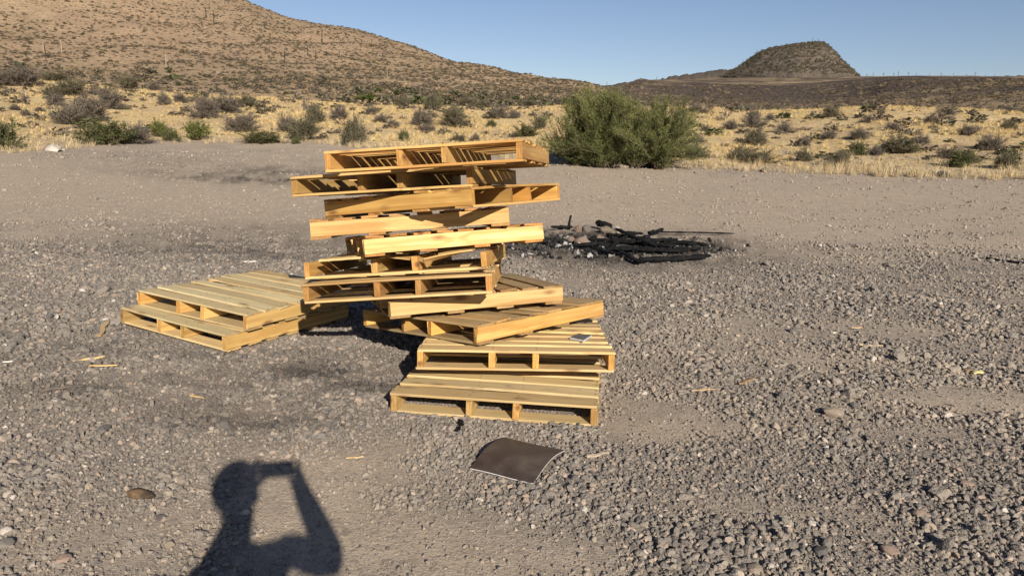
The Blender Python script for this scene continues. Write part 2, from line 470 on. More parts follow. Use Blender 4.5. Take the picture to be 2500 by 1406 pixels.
def mat_butte():
    k = NT('butte_rock', .95, .05)
    c = k.coord('Object')
    n = k.noise(c, .03, 5, .6); n3 = k.noise(c, .22, 6, .7)
    cs = k.coord('Object', scale=(1, 1, .25)); n4 = k.noise(cs, .09, 5, .6)
    a = k.ramp(n3, [(.28, (.042, .037, .033)), (.5, (.082, .069, .057)), (.72, (.13, .108, .086))])
    a = k.mix(k.ramp(n4, [(.4, .6), (.6, 0.)]), a, (.095, .08, .066))
    a = k.mix(k.ramp(n, [(.5, 0.), (.7, .4)]), a, (.20, .155, .105))
    tuft = k.voro(c, .32)
    a = k.mix(k.ramp(tuft, [(.12, .6), (.35, 0.)]), a, (.06, .055, .038))
    k.color(a)
    k.normal(k.bump(k.math('ADD', n3, n4), .9, 2.0))
    return k.m

MLOT, MGRASSG, MHILL, MPLAT, MBUTTE = mat_lot(), mat_grass_ground(), mat_hill(), mat_plateau(), mat_butte()

# ------------------------------------------------------------------ terrain sheets
a0, a1 = az_of(-250), az_of(2800)
AZ = np.concatenate([np.linspace(-math.pi, AZMIN - .3, 30)[:-1], np.linspace(AZMIN - .3, a0, 60)[:-1], np.linspace(a0, a1, 620)[:-1], np.linspace(a1, AZMAX + .3, 60)[:-1], np.linspace(AZMAX + .3, math.pi, 30)])
RC, ZC = columns(AZ)
SEG = [24, 50, 44, 56, 22, 30, 44, 64, 24, 6, 4]     # rows per feature interval
tt = []
for k, n in enumerate(SEG): tt += list(k + np.arange(n) / n)
tt.append(len(SEG)); tt = np.array(tt)
ki = np.minimum(tt.astype(int), len(SEG) - 1); fr = tt - ki
RG = RC[:, ki] * (1 - fr) + RC[:, ki + 1] * fr
# denser rows near the viewer
ZG = pchip(RC, ZC, RG)
XG = RG * np.sin(AZ)[:, None]; YG = RG * np.cos(AZ)[:, None]
ZG = ZG + detail(XG.ravel(), YG.ravel(), RG.ravel()).reshape(RG.shape)
nc, nr = RG.shape
BASE = np.cumsum([0] + SEG)
def sheet(name, c0, c1, r0, r1, mat, zone=False, maps=False):
    X, Y, Z = XG[c0:c1, r0:r1], YG[c0:c1, r0:r1], ZG[c0:c1, r0:r1]
    V = np.stack([X, Y, Z], -1).reshape(-1, 3)
    m, n = X.shape
    i, j = np.meshgrid(np.arange(m - 1), np.arange(n - 1), indexing='ij')
    a = (i * n + j).ravel()
    Fq = np.stack([a, a + 1, a + n + 1, a + n], 1)
    me = mesh_from(name, V, Fq, mat, True)
    if me.polygons[0].normal.z < 0:
        me.flip_normals()
    if zone:
        z = np.tile((tt[r0:r1] - tt[r0]) / (tt[r1 - 1] - tt[r0]), m); attr(me, 'zone', z)
    if maps:
        d, s = lotmaps(V[:, 0], V[:, 1]); attr(me, 'dust', d); attr(me, 'soot', s)
    o = link(name, me); tag(o, kind='structure')
    return o
csplit = int(np.argmin(np.abs(AZ - az_of(1492))))
lot = sheet('ground', 0, nc, 0, BASE[3] + 1, MLOT, maps=True)
slope = sheet('grass_slope', 0, nc, BASE[3], BASE[5] + 1, MGRASSG, zone=True)
hill = sheet('hill', 0, csplit + 1, BASE[5], len(tt), MHILL, zone=True)
plateau = sheet('plateau', csplit, nc, BASE[5], len(tt), MPLAT, zone=True)
tag(lot, 'flat lot of grey gravel and tan dust', None)
tag(slope, 'low ridge of golden dry grass beyond the lot')
tag(hill, 'tan scrub covered hill rising at the left')
tag(plateau, 'dark basalt scarp and straw coloured plateau at the right')

# the flat-topped butte, a closed form of its own
def make_butte():
    prof_l = [(0, 192), (.0, 190), (22, 176), (45, 160), (62, 144), (80, 129), (105, 119), (150, 109), (200, 101), (232, 97)]
    r0 = 700.
    # outline in metres across, seen from the lot; left foot x=1760, right foot x=2090
    xs = [1752, 1775, 1792, 1808, 1826, 1840, 1858, 1885, 1918, 1948, 1970, 1990, 2006, 2018, 2032, 2044, 2058, 2076, 2098]
    ys = [192, 179, 167, 155, 141, 130, 121, 114, 108, 102, 99, 100, 106, 116, 128, 145, 158, 171, 186]
    na, nv = 150, 46
    cpx = 1935.
    ca = az_of(cpx); cx, cy = r0 * math.sin(ca), r0 * math.cos(ca)
    zb = zpx(cpx, 196, r0)
    lat = [(az_of(a) - ca) * r0 for a in xs]; hz = [zpx(a, b, r0) - zb for a, b in zip(xs, ys)]
    top = max(hz)
    kx = int(np.argmax(hz))
    V = []
    for v in range(nv):
        t = v / (nv - 1)
        zz = top * t
        # half width left and right at this height
        lw = np.interp(zz, hz[:kx + 1], lat[:kx + 1]); rw = np.interp(-zz, [-h for h in hz[kx:]], lat[kx:])
        for a in range(na):
            th = 2 * math.pi * a / na
            c, s = math.cos(th), math.sin(th)
            mid = (lw + rw) / 2; hw = (rw - lw) / 2
            dep = hw * .9 + 14 * (1 - t)
            e = 2.4
            q = (abs(c) ** e + abs(s) ** e) ** (-1 / e)
            V.append((mid + hw * c * q, dep * s * q, zz))
    V = np.array(V)
    ang = np.tile(np.arange(na) / na * 6.283, nv)
    nz = fbm(ang * 40 + 5, V[:, 2] * .9, 14, 5) ; nz2 = fbm(V[:, 0], V[:, 2] * 2.2 + V[:, 1], 9, 4)
    sc = 1 + .05 * nz + .02 * nz2
    m = np.repeat(np.array([V[i * na:(i + 1) * na, :2].mean(0) for i in range(nv)]), na, 0)
    V[:, :2] = m + (V[:, :2] - m) * sc[:, None]
    V[:, 2] += nz2 * 1.2 - 2.0
    V[:na, 2] -= 26
    Fq = []
    for v in range(nv - 1):
        for a in range(na):
            b = (a + 1) % na
            Fq.append((v * na + a, v * na + b, (v + 1) * na + b, (v + 1) * na + a))
    top0 = len(V)
    V = np.vstack([V, [[*m[-1], top * 1.005 - 1.5]]])
    for a in range(na): Fq.append(((nv - 1) * na + a, (nv - 1) * na + (a + 1) % na, top0))
    me = mesh_from('butte', V, Fq, MBUTTE, False)
    o = link('butte', me, loc=(cx, cy, zb), rot=(0, 0, -ca)); o['top'] = float(top)
    tag(o, 'dark flat-topped rocky butte standing on the plateau', kind='structure')
    return o
butte = make_butte()

# low ridges on the skyline
def far_ridge(name, pts, r, mat, label):
    X = np.linspace(pts[0][0], pts[-1][0], 90)
    Y = np.interp(X, [p[0] for p in pts], [p[1] for p in pts])
    V = []; ns = 14
    for x, y in zip(X, Y):
        a = az_of(x); zt = zpx(x, y, r)
        for s in range(ns):
            u = s / (ns - 1) * 2 - 1
            rr = r + u * 170
            zz = zt - abs(u) ** 1.5 * 75 + 3 * float(fbm(x * 1.7, u * 30, 14, 3))
            V.append((rr * math.sin(a), rr * math.cos(a), zz))
    i, j = np.meshgrid(np.arange(89), np.arange(ns - 1), indexing='ij')
    q = (i * ns + j).ravel()
    me = mesh_from(name, np.array(V), np.stack([q, q + 1, q + ns + 1, q + ns], 1), mat, True)
    if me.polygons[600].normal.z < 0: me.flip_normals()
    return tag(link(name, me), label, kind='structure')
far_ridge('far_hill', [(1560, 214), (1600, 196), (1640, 186), (1690, 180), (1740, 172), (1765, 169), (1800, 172), (1850, 190), (1900, 215)], 1500, MBUTTE, 'distant low brown ridge left of the butte')
far_ridge('far_hill', [(1360, 240), (1410, 214), (1440, 209), (1480, 210), (1510, 203), (1545, 198), (1600, 205), (1660, 230)], 1900, MBUTTE, 'distant low hills between the tan hill and the plateau')
far_ridge('far_hill', [(2380, 205), (2440, 187), (2470, 184), (2520, 183), (2600, 180), (2700, 186), (2800, 205)], 1900, MBUTTE, 'distant low ridge at the far right skyline')

# ------------------------------------------------------------------ object materials
def mat_wood():
    k = NT('pallet_wood', .78, .25)
    tc = k.node('ShaderNodeTexCoord').outputs['Object']
    rnd = k.objinfo('Random'); base = k.objinfo('Color')
    off = k.node('ShaderNodeCombineXYZ')
    k.set(off.inputs[0], k.math('MULTIPLY', rnd, 37.)); k.set(off.inputs[1], k.math('MULTIPLY', rnd, 91.)); k.set(off.inputs[2], k.math('MULTIPLY', rnd, 53.))
    va = k.node('ShaderNodeVectorMath', operation='ADD'); k.l.new(tc, va.inputs[0]); k.l.new(off.outputs[0], va.inputs[1])
    P = va.outputs[0]
    g1 = k.coord(src=P, scale=(1.6, 28, 28)); g2 = k.coord(src=P, scale=(5, 120, 120)); g3 = k.coord(src=P, scale=(2.2, 7, 7))
    broad = k.noise(g1, 1., 5, .6, .5); fine = k.noise(g2, 1., 3, .6); blot = k.noise(g3, 1., 4, .6)
    # growth rings stretched along the board
    w = k.node('ShaderNodeTexWave', wave_type='BANDS', bands_direction='Y'); w.inputs['Scale'].default_value = 1.
    k.l.new(k.coord(src=P, scale=(.9, 22, 22)), w.inputs['Vector']); w.inputs['Distortion'].default_value = 5.5; w.inputs['Detail'].default_value = 2.5; w.inputs['Detail Scale'].default_value = .8
    base = k.mix(1., base, (.97, .985, 1.06), 'MULTIPLY')
    c = k.mix(k.ramp(broad, [(.3, .7), (.62, 0.)]), base, k.mix(1., base, (.62, .52, .40), 'MULTIPLY'))
    c = k.mix(k.ramp(w.outputs['Fac'], [(.0, .72), (.34, 0.)]), c, k.mix(1., base, (.60, .46, .32), 'MULTIPLY'))
    c = k.mix(k.ramp(fine, [(.3, .3), (.5, 0.)]), c, k.mix(1., base, (.55, .45, .35), 'MULTIPLY'))
    c = k.mix(k.ramp(blot, [(.52, 0.), (.75, .4)]), c, k.mix(1., base, (1.07, 1.04, 1.0), 'MULTIPLY'))
    # knots
    kn = k.voro(k.coord(src=P, scale=(3.4, 9, 9)), 1.)
    c = k.mix(k.ramp(kn, [(.10, .9), (.15, .45), (.23, 0.)]), c, (.16, .075, .03))
    # grey weathering and grime, only where the board carries it
    wth = k.node('ShaderNodeObjectInfo').outputs['Alpha']
    gm = k.noise(k.coord(src=P, scale=(3, 14, 14)), 1.3, 5, .65)
    c = k.mix(k.math('MULTIPLY', wth, k.ramp(gm, [(.35, .15), (.62, 1.)])), c, (.42, .325, .175))
    c = k.mix(k.math('MULTIPLY', wth, k.ramp(k.noise(k.coord(src=P, scale=(6, 20, 20)), 1., 4, .7), [(.6, 0.), (.74, .7)])), c, (.09, .078, .062))
    nx = k.node('ShaderNodeSeparateXYZ'); k.l.new(k.node('ShaderNodeTexCoord').outputs['Normal'], nx.inputs[0])
    c = k.mix(k.math('MULTIPLY', k.math('GREATER_THAN', k.math('ABSOLUTE', nx.outputs[0]), .8), .75), c, k.mix(1., c, (.72, .60, .48), 'MULTIPLY'))
    k.color(c)
    k.normal(k.bump(k.math('ADD', fine, k.math('MULTIPLY', broad, 1.5)), .35, .0025))
    return k.m

def mat_simple(name, col, col2=None, scale=30, rough=.8, spec=.3, bump=.3, dist=.004, metal=0):
    k = NT(name, rough, spec)
    c = k.coord('Object')
    n = k.noise(c, scale, 5, .65)
    k.color(k.ramp(n, [(.3, col), (.7, col2 or col)]))
    k.b.inputs['Metallic'].default_value = metal
    if bump: k.normal(k.bump(n, bump, dist))
    return k.m

def mat_stone(name='stone', instanced=False):
    k = NT(name, .9, .2)
    c = k.coord('Object')
    r = k.objinfo('Random')
    col = k.ramp(r, [(0, (.11, .10, .093)), (.2, (.155, .137, .12)), (.5, (.215, .183, .152)), (.72, (.18, .165, .148)), (.86, (.27, .225, .18)), (.94, (.30, .225, .175)), (.98, (.38, .32, .26)), (1, (.45, .41, .36))])
    col = k.mix(1., col, (1.10, 1.11, 1.10), 'MULTIPLY')
    n = k.noise(c, 2.4, 4, .6)
    col = k.mix(k.ramp(n, [(.35, .45), (.65, 0.)]), col, k.mix(1., col, (.6, .6, .62), 'MULTIPLY'))
    if instanced:
        d = k.attr('idust', typ='INSTANCER'); s = k.attr('isoot', typ='INSTANCER')
        col = k.mix(k.math('MULTIPLY', d, .62), col, (.34, .283, .218))
        col = k.mix(k.math('MULTIPLY', s, .85), col, (.03, .028, .027))
    k.color(col)
    k.normal(k.bump(n, .4, .15))
    return k.m

def mat_rock():
    k = NT('loose_rock', .9, .2)
    c = k.coord('Object'); base = k.objinfo('Color')
    n = k.noise(c, 22, 5, .65); n2 = k.noise(c, 70, 4, .6)
    col = k.mix(k.ramp(n, [(.35, .6), (.65, 0.)]), base, k.mix(1., base, (.55, .55, .56), 'MULTIPLY'))
    col = k.mix(k.ramp(n2, [(.55, 0.), (.7, .4)]), col, k.mix(1., base, (1.4, 1.35, 1.3), 'MULTIPLY'))
    k.color(col); k.normal(k.bump(k.math('ADD', n, n2), .5, .006))
    return k.m

def mat_char():
    k = NT('charred_wood', .8, .12)
    c = k.coord('Object')
    n = k.noise(c, 16, 5, .65); cr = k.voro(k.coord('Object', scale=(22, 30, 30)), 1., 'Distance', 'DISTANCE_TO_EDGE')
    col = k.ramp(n, [(.3, (.004, .004, .004)), (.6, (.011, .0105, .01)), (.82, (.035, .033, .031))])
    col = k.mix(k.ramp(cr, [(.02, .8), (.07, 0.)]), col, (.004, .004, .004))
    k.color(col)
    k.normal(k.bump(k.math('ADD', k.math('MULTIPLY', cr, 2.), n), .8, .012))
    return k.m

MNAIL = mat_simple('nail_iron', (.05, .035, .025), (.10, .07, .05), 50, .6, .4, 0)
MWOOD, MSTONE, MROCK, MCHAR = mat_wood(), mat_stone('gravel_stone', True), mat_rock(), mat_char()

# ------------------------------------------------------------------ pallets
def board_mesh(name, L, W, T, rng, warp=.003, ends=.004, nseg=6, crack=0):
    """a sawn board lying along x: chamfered section, slight bow and twist, uneven ends"""
    ch = min(.0022, T * .18)
    sec = [(-W / 2 + ch, -T / 2), (W / 2 - ch, -T / 2), (W / 2, -T / 2 + ch), (W / 2, T / 2 - ch), (W / 2 - ch, T / 2), (-W / 2 + ch, T / 2), (-W / 2, T / 2 - ch), (-W / 2, -T / 2 + ch)]
    bow, tw, side = rng.normal(0, warp), rng.normal(0, warp * 1.2), rng.normal(0, warp * .6)
    V = []
    for s in range(nseg + 1):
        u = s / nseg * 2 - 1
        for (y, z) in sec:
            x = u * L / 2
            if s in (0, nseg): x += rng.normal(0, ends * .35) * (1 if s else -1)
            V.append((x, y + side * (1 - u * u) + rng.normal(0, .0004), z + bow * (u * u - .4) + tw * u * y / W * 1.2 + rng.normal(0, .0003)))
    if nseg >= 8 and rng.random() < .3:          # a chipped or waney edge
        sd = 1 if rng.random() < .5 else -1; c0 = rng.uniform(-.45, .45) * L; wd = rng.uniform(.03, .12)
        V = [(x, y - sd * W * rng.uniform(.1, .2) * math.exp(-((x - c0) / wd) ** 2) if y * sd > W * .3 else y, z) for (x, y, z) in V]
    Fc = []
    for s in range(nseg):
        for k in range(8):
            Fc.append((s * 8 + k, s * 8 + (k + 1) % 8, (s + 1) * 8 + (k + 1) % 8, (s + 1) * 8 + k))
    Fc.append(tuple(range(7, -1, -1))); Fc.append(tuple(nseg * 8 + k for k in range(8)))
    me = mesh_from(name, np.array(V), Fc, MWOOD)
    bm = bmesh.new(); bm.from_mesh(me); bmesh.ops.recalc_face_normals(bm, faces=bm.faces); bm.to_mesh(me); bm.free()
    return me

def tone(c, rng, v=.19):
    f = 1 + rng.normal(0, v); h = rng.normal(0, .04)
    return [min(.8, c[0] * f), min(.8, c[1] * f * (1 + h)), min(.8, c[2] * f * (1 + 2.2 * h))]

PALE, ORANGE, BROWN, TAN, GREY, MIDT = (.66, .46, .175), (.55, .315, .085), (.45, .27, .09), (.50, .37, .185), (.44, .355, .20), (.57, .375, .13)
# stringer tone, deck tone, deck weathering, number of top / bottom boards, per-board spans of the top deck
SPEC = {
 'P1': dict(s=(.50, .31, .105), d=(.50, .31, .105), w=.2, label='topmost pallet of the tall stack, orange pine, jutting out to the right'),
 'P2': dict(s=MIDT, d=MIDT, w=.25, spans={1: [(-.52, .06)], 2: [(.1, .52)], 3: [(-.52, .52)], 4: []}, label='second pallet from the top of the stack, jutting out to the left with missing boards'),
 'P3': dict(s=(.50, .30, .085), d=(.50, .31, .10), w=.15, label='third pallet from the top, turned so its open end points right'),
 'P4': dict(s=(.62, .45, .195), d=(.46, .28, .11), w=.25, label='fourth pallet from the top, showing a pale yellow side with a long shadow'),
 'P5': dict(s=(.63, .46, .205), d=(.50, .29, .10), w=.15, label='fifth pallet from the top, with a pale knotty side board reaching far right'),
 'P6': dict(s=MIDT, d=(.56, .40, .17), w=.25, spans={0: [(-.47, -.19)], 1: [(-.52, -.02)], 2: [(-.52, .02)], 3: [(-.52, .0)]}, label='sixth pallet from the top, with snapped and splintered front deck boards'),
 'P7': dict(s=BROWN, d=(.48, .33, .145), w=.4, label='seventh pallet from the top, brownish, just below the splintered one'),
 'P8': dict(bw=.112, s=(.62, .455, .21), d=(.38, .265, .125), w=.45, label='eighth pallet from the top, pale knotted side, grey brown slats showing at right'),
 'P9': dict(bw=.122, s=(.62, .385, .11), d=(.42, .29, .13), w=.4, label='pallet turned corner-on near the stack bottom with a long orange side'),
 'P10': dict(bw=.117, s=(.58, .39, .13), d=(.62, .465, .225), w=.35, label='second pallet from the ground with the small grey slab lying on it'),
 'P11': dict(bw=.118, s=(.56, .39, .15), d=(.53, .40, .19), w=.45, nt=8, label='lowest pallet of the tall stack, lying on the gravel nearest the viewer'),
 'L1': dict(bw=.121, s=(.56, .36, .12), d=(.46, .375, .20), w=.5, label='upper pallet of the low pair left of the stack'),
 'L2': dict(bw=.122, s=(.62, .44, .165), d=(.50, .40, .205), w=.4, nb=7, label='lower pallet of the low pair, flat on the gravel at left')}

def sp_len(key): return {'P3': 1.115, 'P4': 1.198, 'P5': 1.121, 'P8': 1.1315}.get(key, 1.2156)
def make_pallet(key, seed):
    PL = sp_len(key); sp = SPEC[key]; rng = np.random.default_rng(seed)
    e = empty('wooden_pallet'); e.matrix_world = pose_matrix(key)
    tag(e, sp['label'], 'pallet', 'wooden shipping pallets')
    def put(name, L, W, T, loc, rz, c, wth, warp=.002, rx=0, ry=0):
        o = link(name, board_mesh(name, L, W, T, rng, warp, .010, 12), e, loc, (rx, ry, rz))
        t = tone((c[0] * 1.03, c[1] * .99, c[2] * .91), rng); o.color = (*t, float(np.clip(wth * rng.uniform(.5, 1.4), 0, 1)))
        return o
    sw = .036
    hs = PH - 2 * PT
    for f in (0, .385, .615, 1):
        x = -PW / 2 + sw / 2 + f * (PW - sw) + (rng.normal(0, .006) if 0 < f < 1 else 0)
        put('stringer', PL - rng.uniform(0, .008), sw * rng.uniform(.94, 1.04), hs - .0006, (x, 0, PT + hs / 2), math.pi / 2, sp['s'], sp['w'] * .35, .0012)
    nt = sp.get('nt', 8); nb = sp.get('nb', 4)
    bw = sp.get('bw', .104)
    for i in range(nt):
        w = bw * rng.uniform(.9, 1.08) * (1.12 if i in (0, nt - 1) else 1)
        y = -PL / 2 + bw * .56 + i * (PL - bw * 1.12) / (nt - 1) + (rng.normal(0, .008) if 0 < i < nt - 1 else 0)
        for (a, b) in sp.get('spans', {}).get(i, [(-PW / 2, PW / 2)]):
            put('deck_board', (b - a) - rng.uniform(0, .006), w, PT - .001, ((a + b) / 2 + rng.normal(0, .002), y, PH - PT / 2), rng.normal(0, .008), sp['d'], sp['w'] * rng.choice([.5, 1, 1, 1.6]), .0032)
    for i in range(nb):
        w = min(bw, .108) * rng.uniform(.92, 1.08) * (1.15 if i in (0, nb - 1) else 1)
        y = -PL / 2 + bw * .58 + i * (PL - bw * 1.16) / (nb - 1) + (rng.normal(0, .012) if 0 < i < nb - 1 else 0)
        put('bottom_board', PW - rng.uniform(0, .006), w, PT - .001, (rng.normal(0, .003), y, PT / 2), rng.normal(0, .006), sp['d'], sp['w'], .0015)
    nv, nf = [], []                               # nail heads over the stringers
    for o in [c for c in e.children if c.name.startswith('deck_board')]:
        for f in (0, .385, .615, 1):
            x = -PW / 2 + sw / 2 + f * (PW - sw)
            if abs(x - o.location.x) > o.dimensions.x / 2: continue
            for d in (-.025, .025):
                b = len(nv); cx, cy = x + rng.normal(0, .006), o.location.y + d + rng.normal(0, .004)
                for q in range(6): nv.append((cx + .0042 * math.cos(q * 1.047), cy + .0042 * math.sin(q * 1.047), PH + .0022))
                nv.append((cx, cy, PH - .002)); nf.append(tuple(range(b, b + 6)))
                for q in range(6): nf.append((b + 6, b + (q + 1) % 6, b + q))
    tag(link('nails', mesh_from('nails', np.array(nv), nf, MNAIL), e), kind='stuff')
    if key == 'P6':
        z = PH - PT / 2
        o = put('broken_deck_board', .26, .07, .011, (.095, -.55, z - .024), -.06, sp['d'], .05, .006, .25, .20)
        o = put('broken_deck_board', .30, .05, .010, (.33, -.57, z - .016), .05, sp['d'], .05, .006, -.3, -.15)
        o = put('broken_deck_board', .22, .035, .008, (.37, -.52, z - .004), .12, sp['d'], .05, .006, .5, -.10)
        o = put('broken_deck_board', .16, .03, .008, (-.15, -.55, z - .006), .1, sp['d'], .05, .004, .4, -.05)
    if key == 'P2':
        o = put('broken_deck_board', .20, .04, .010, (-.36, -.30, PH - PT / 2 - .006), .3, sp['d'], .05, .004, .4, .06)
    return e
for i, k in enumerate(POSE): make_pallet(k, 100 + i * 7)

# ------------------------------------------------------------------ rocks
def rock_mesh(name, seed, mat, sub=2, flat=.62, cuts=9, deep=False):
    rng = np.random.default_rng(seed)
    bm = bmesh.new(); bmesh.ops.create_icosphere(bm, subdivisions=sub, radius=1)
    V = np.array([v.co[:] for v in bm.verts])
    N = rng.normal(size=(cuts, 3)); N /= np.linalg.norm(N, axis=1)[:, None]
    for n in N:
        h = rng.uniform(.34, .62) if deep else rng.uniform(.55, .88)
        d = V @ n - h
        V -= np.where(d > 0, d * (.98 if deep else .92), 0)[:, None] * n
    V *= np.array([rng.uniform(.85, 1.25), rng.uniform(.75, 1.05), flat * rng.uniform(.8, 1.2)])
    if deep: V *= 1.28
    V *= (1 + rng.normal(0, .03, len(V)))[:, None]
    for v, c in zip(bm.verts, V): v.co = c
    me = bpy.data.meshes.new(name); bm.to_mesh(me); bm.free()
    if mat: me.materials.append(mat)
    return me

GREYR, PINKR, TANR, DARKR, WHITER = (.20, .18, .158), (.29, .215, .165), (.27, .22, .168), (.12, .11, .10), (.48, .43, .37)
ROCKS = [(655, 925, .036, GREYR, 'round pale grey rock on the sooty gravel left of the stack'),
         (2018, 1336, .040, GREYR, 'light grey rock at the lower right, left of a dark one'),
         (2003, 1362, .040, DARKR, 'dark rounded rock at the lower right edge of the picture'),
         (1844, 1398, .038, TANR, 'pale rock cut by the bottom edge right of centre'),
         (2245, 1275, .045, PINKR, 'flat pinkish rock lying in dust at the lower right'),
         (1981, 1287, .026, WHITER, 'small whitish angular stone in the dust at lower right'),
         (2030, 1022, .072, TANR, 'long flat tan stone on the gravel right of the lowest pallet'),
         (2084, 997, .040, DARKR, 'dark stone behind the long flat tan stone'),
         (2355, 1199, .038, PINKR, 'pink stone near the right edge among grey gravel'),
         (2174, 1366, .042, PINKR, 'pinkish rock at the bottom right corner'),
         (153, 1374, .040, PINKR, 'pink rock at the bottom left corner'),
         (10, 1338, .040, GREYR, 'grey rock cut by the left edge of the picture'),
         (397, 1286, .028, DARKR, 'dark flat stone below the brown wood chunk'),
         (417, 1342, .030, TANR, 'tan stone left of the photographer\'s shadow'),
         (318, 1035, .032, PINKR, 'orange pink stone on the left gravel'),
         (318, 947, .028, PINKR, 'small orange stone left of the sooty patch'),
         (1935, 812, .05, DARKR, 'dark rock on the gravel right of the stack'),
         (130, 370, .26, WHITER, 'whitish boulder at the far left edge of the lot'),
         (1502, 408, .14, WHITER, 'white rock under the big green bush'),
         (1521, 411, .17, TANR, 'brown rock under the big green bush'),
         (1866, 420, .17, DARKR, 'dark rock in the straw at the right edge of the lot'),
         (2300, 431, .18, DARKR, 'dark rock in the straw far right of the bush'),
         (2600, 1290, .12, DARKR, 'large dark rock at the right edge casting a shadow')]
for i, (px, py, s, c, lab) in enumerate(ROCKS):
    p, r = ground_hit(px, py)
    if r < 7: s *= .8
    o = link('rock', rock_mesh('rock', 300 + i, MROCK, 2, .6), None, p + np.array([0, 0, s * .28]), (0, 0, random.uniform(0, 6)))
    o.scale = (s, s, s); o.color = (*c, 1)
    tag(o, lab, 'rock', 'loose rocks on the lot')

# ------------------------------------------------------------------ litter
def poly_prism(name, pts, T, mat, side=None, arch=0, n=10):
    pass

def mat_sheet():
    k = NT('rusty_sheet', .42, .5)
    c = k.coord('Object')
    n = k.noise(c, 7, 5, .6); n2 = k.noise(k.coord('Object', scale=(3, 26, 10)), 2, 5, .7, 1.)
    col = k.ramp(n, [(.3, (.028, .021, .02)), (.5, (.055, .042, .036)), (.7, (.095, .074, .055))])
    col = k.mix(k.ramp(n2, [(.6, 0.), (.8, .5)]), col, (.12, .085, .06))
    col = k.mix(k.ramp(k.voro(c, 28), [(.03, .9), (.06, 0.)]), col, (.4, .37, .33))
    k.color(col)
    k.set(k.b.inputs['Roughness'], k.ramp(n, [(.3, .34), (.7, .6)]))
    k.normal(k.bump(n, .25, .01))
    return k.m
MSHEET = mat_sheet()
MEDGE = mat_simple('bare_metal_edge', (.55, .53, .5), (.7, .68, .66), 40, .4, .5, 0)
SHQ = [ground_hit(*p)[0] for p in ((1147, 1160), (1232, 1077), (1380, 1114), (1302, 1203))]
def make_sheet():
    A, B, C, D = [np.array(p) + np.array([0, 0, .012]) for p in SHQ]
    n = 18; V = []; Fc = []
    cen = (A + B + C + D) / 4
    for layer in (0, 1):
        for i in range(n + 1):
            u = i / n
            for j in range(n + 1):
                v = j / n
                p = (A * (1 - u) + B * u) * (1 - v) + (D * (1 - u) + C * u) * v
                up = .03 * math.sin(math.pi * u) + .0015 * math.sin(6 * v + 2 * u)
                p = p + np.array([0, 0, up - .003 * layer]) - cen
                V.append(p)
    m = (n + 1) ** 2; w = n + 1
    for i in range(n):
        for j in range(n):
            a = i * w + j
            Fc.append((a, a + 1, a + w + 1, a + w)); Fc.append((m + a, m + a + w, m + a + w + 1, m + a + 1))
    rim = [j for j in range(w)] + [i * w + n for i in range(1, w)] + [n * w + j for j in range(n - 1, -1, -1)] + [i * w for i in range(n - 1, 0, -1)]
    k0 = len(Fc)
    for a, b in zip(rim, rim[1:] + rim[:1]): Fc.append((a, b, m + b, m + a))
    me = mesh_from('metal_sheet', np.array(V), Fc, MSHEET); me.materials.append(MEDGE)
    for k in range(k0, len(Fc)): me.polygons[k].material_index = 1
    bm = bmesh.new(); bm.from_mesh(me); bmesh.ops.recalc_face_normals(bm, faces=bm.faces); bm.to_mesh(me); bm.free()
    return tag(link('metal_sheet', me, None, cen), 'dark brown curved metal sheet lying on gravel in front of the lowest pallet', 'metal sheet')
make_sheet()

def on_pallet(key, px, py):
    Mx = pose_matrix(key).inverted()
    o = Mx @ Vector(CAMPOS); d = Mx.to_3x3() @ Vector(ray(px, py))
    t = (PH - o.z) / d.z
    return o + d * t
MSLAB = mat_simple('slate_grey', (.05, .05, .05), (.15, .148, .142), 26, .75, .2, .3, .003)
MCHIPE = mat_simple('chipped_slab_edge', (.25, .25, .24), (.5, .5, .48), 90, .8, .3, .8, .004)
def make_slab():
    q = [on_pallet('P10', *p) for p in ((1391, 829), (1411, 819), (1445, 823), (1425, 836))]
    cen = sum(q, Vector()) / 4
    pts = []
    for a, b in zip(q, q[1:] + q[:1]):
        for s in range(3):
            p = a.lerp(b, s / 3) - cen
            pts.append(Vector((p.x + random.uniform(-.003, .003), p.y + random.uniform(-.003, .003), 0)))
    V = [(p.x, p.y, .0) for p in pts] + [(p.x * .97, p.y * .97, .012 + random.uniform(-.001, .001)) for p in pts]
    n = len(pts)
    Fc = [tuple(range(n - 1, -1, -1)), tuple(range(n, 2 * n))] + [(k, (k + 1) % n, n + (k + 1) % n, n + k) for k in range(n)]
    me = mesh_from('slab', np.array(V), Fc, MSLAB); me.materials.append(MCHIPE)
    for k in range(2, len(Fc)): me.polygons[k].material_index = 1
    bm = bmesh.new(); bm.from_mesh(me); bmesh.ops.recalc_face_normals(bm, faces=bm.faces); bm.to_mesh(me); bm.free()
    o = link('stone_slab', me); o.matrix_world = pose_matrix('P10') @ Matrix.Translation((cen.x, cen.y, PH + .0025))
    return tag(o, 'small grey slab with chipped edges lying on the second lowest pallet', 'slab')
make_slab()

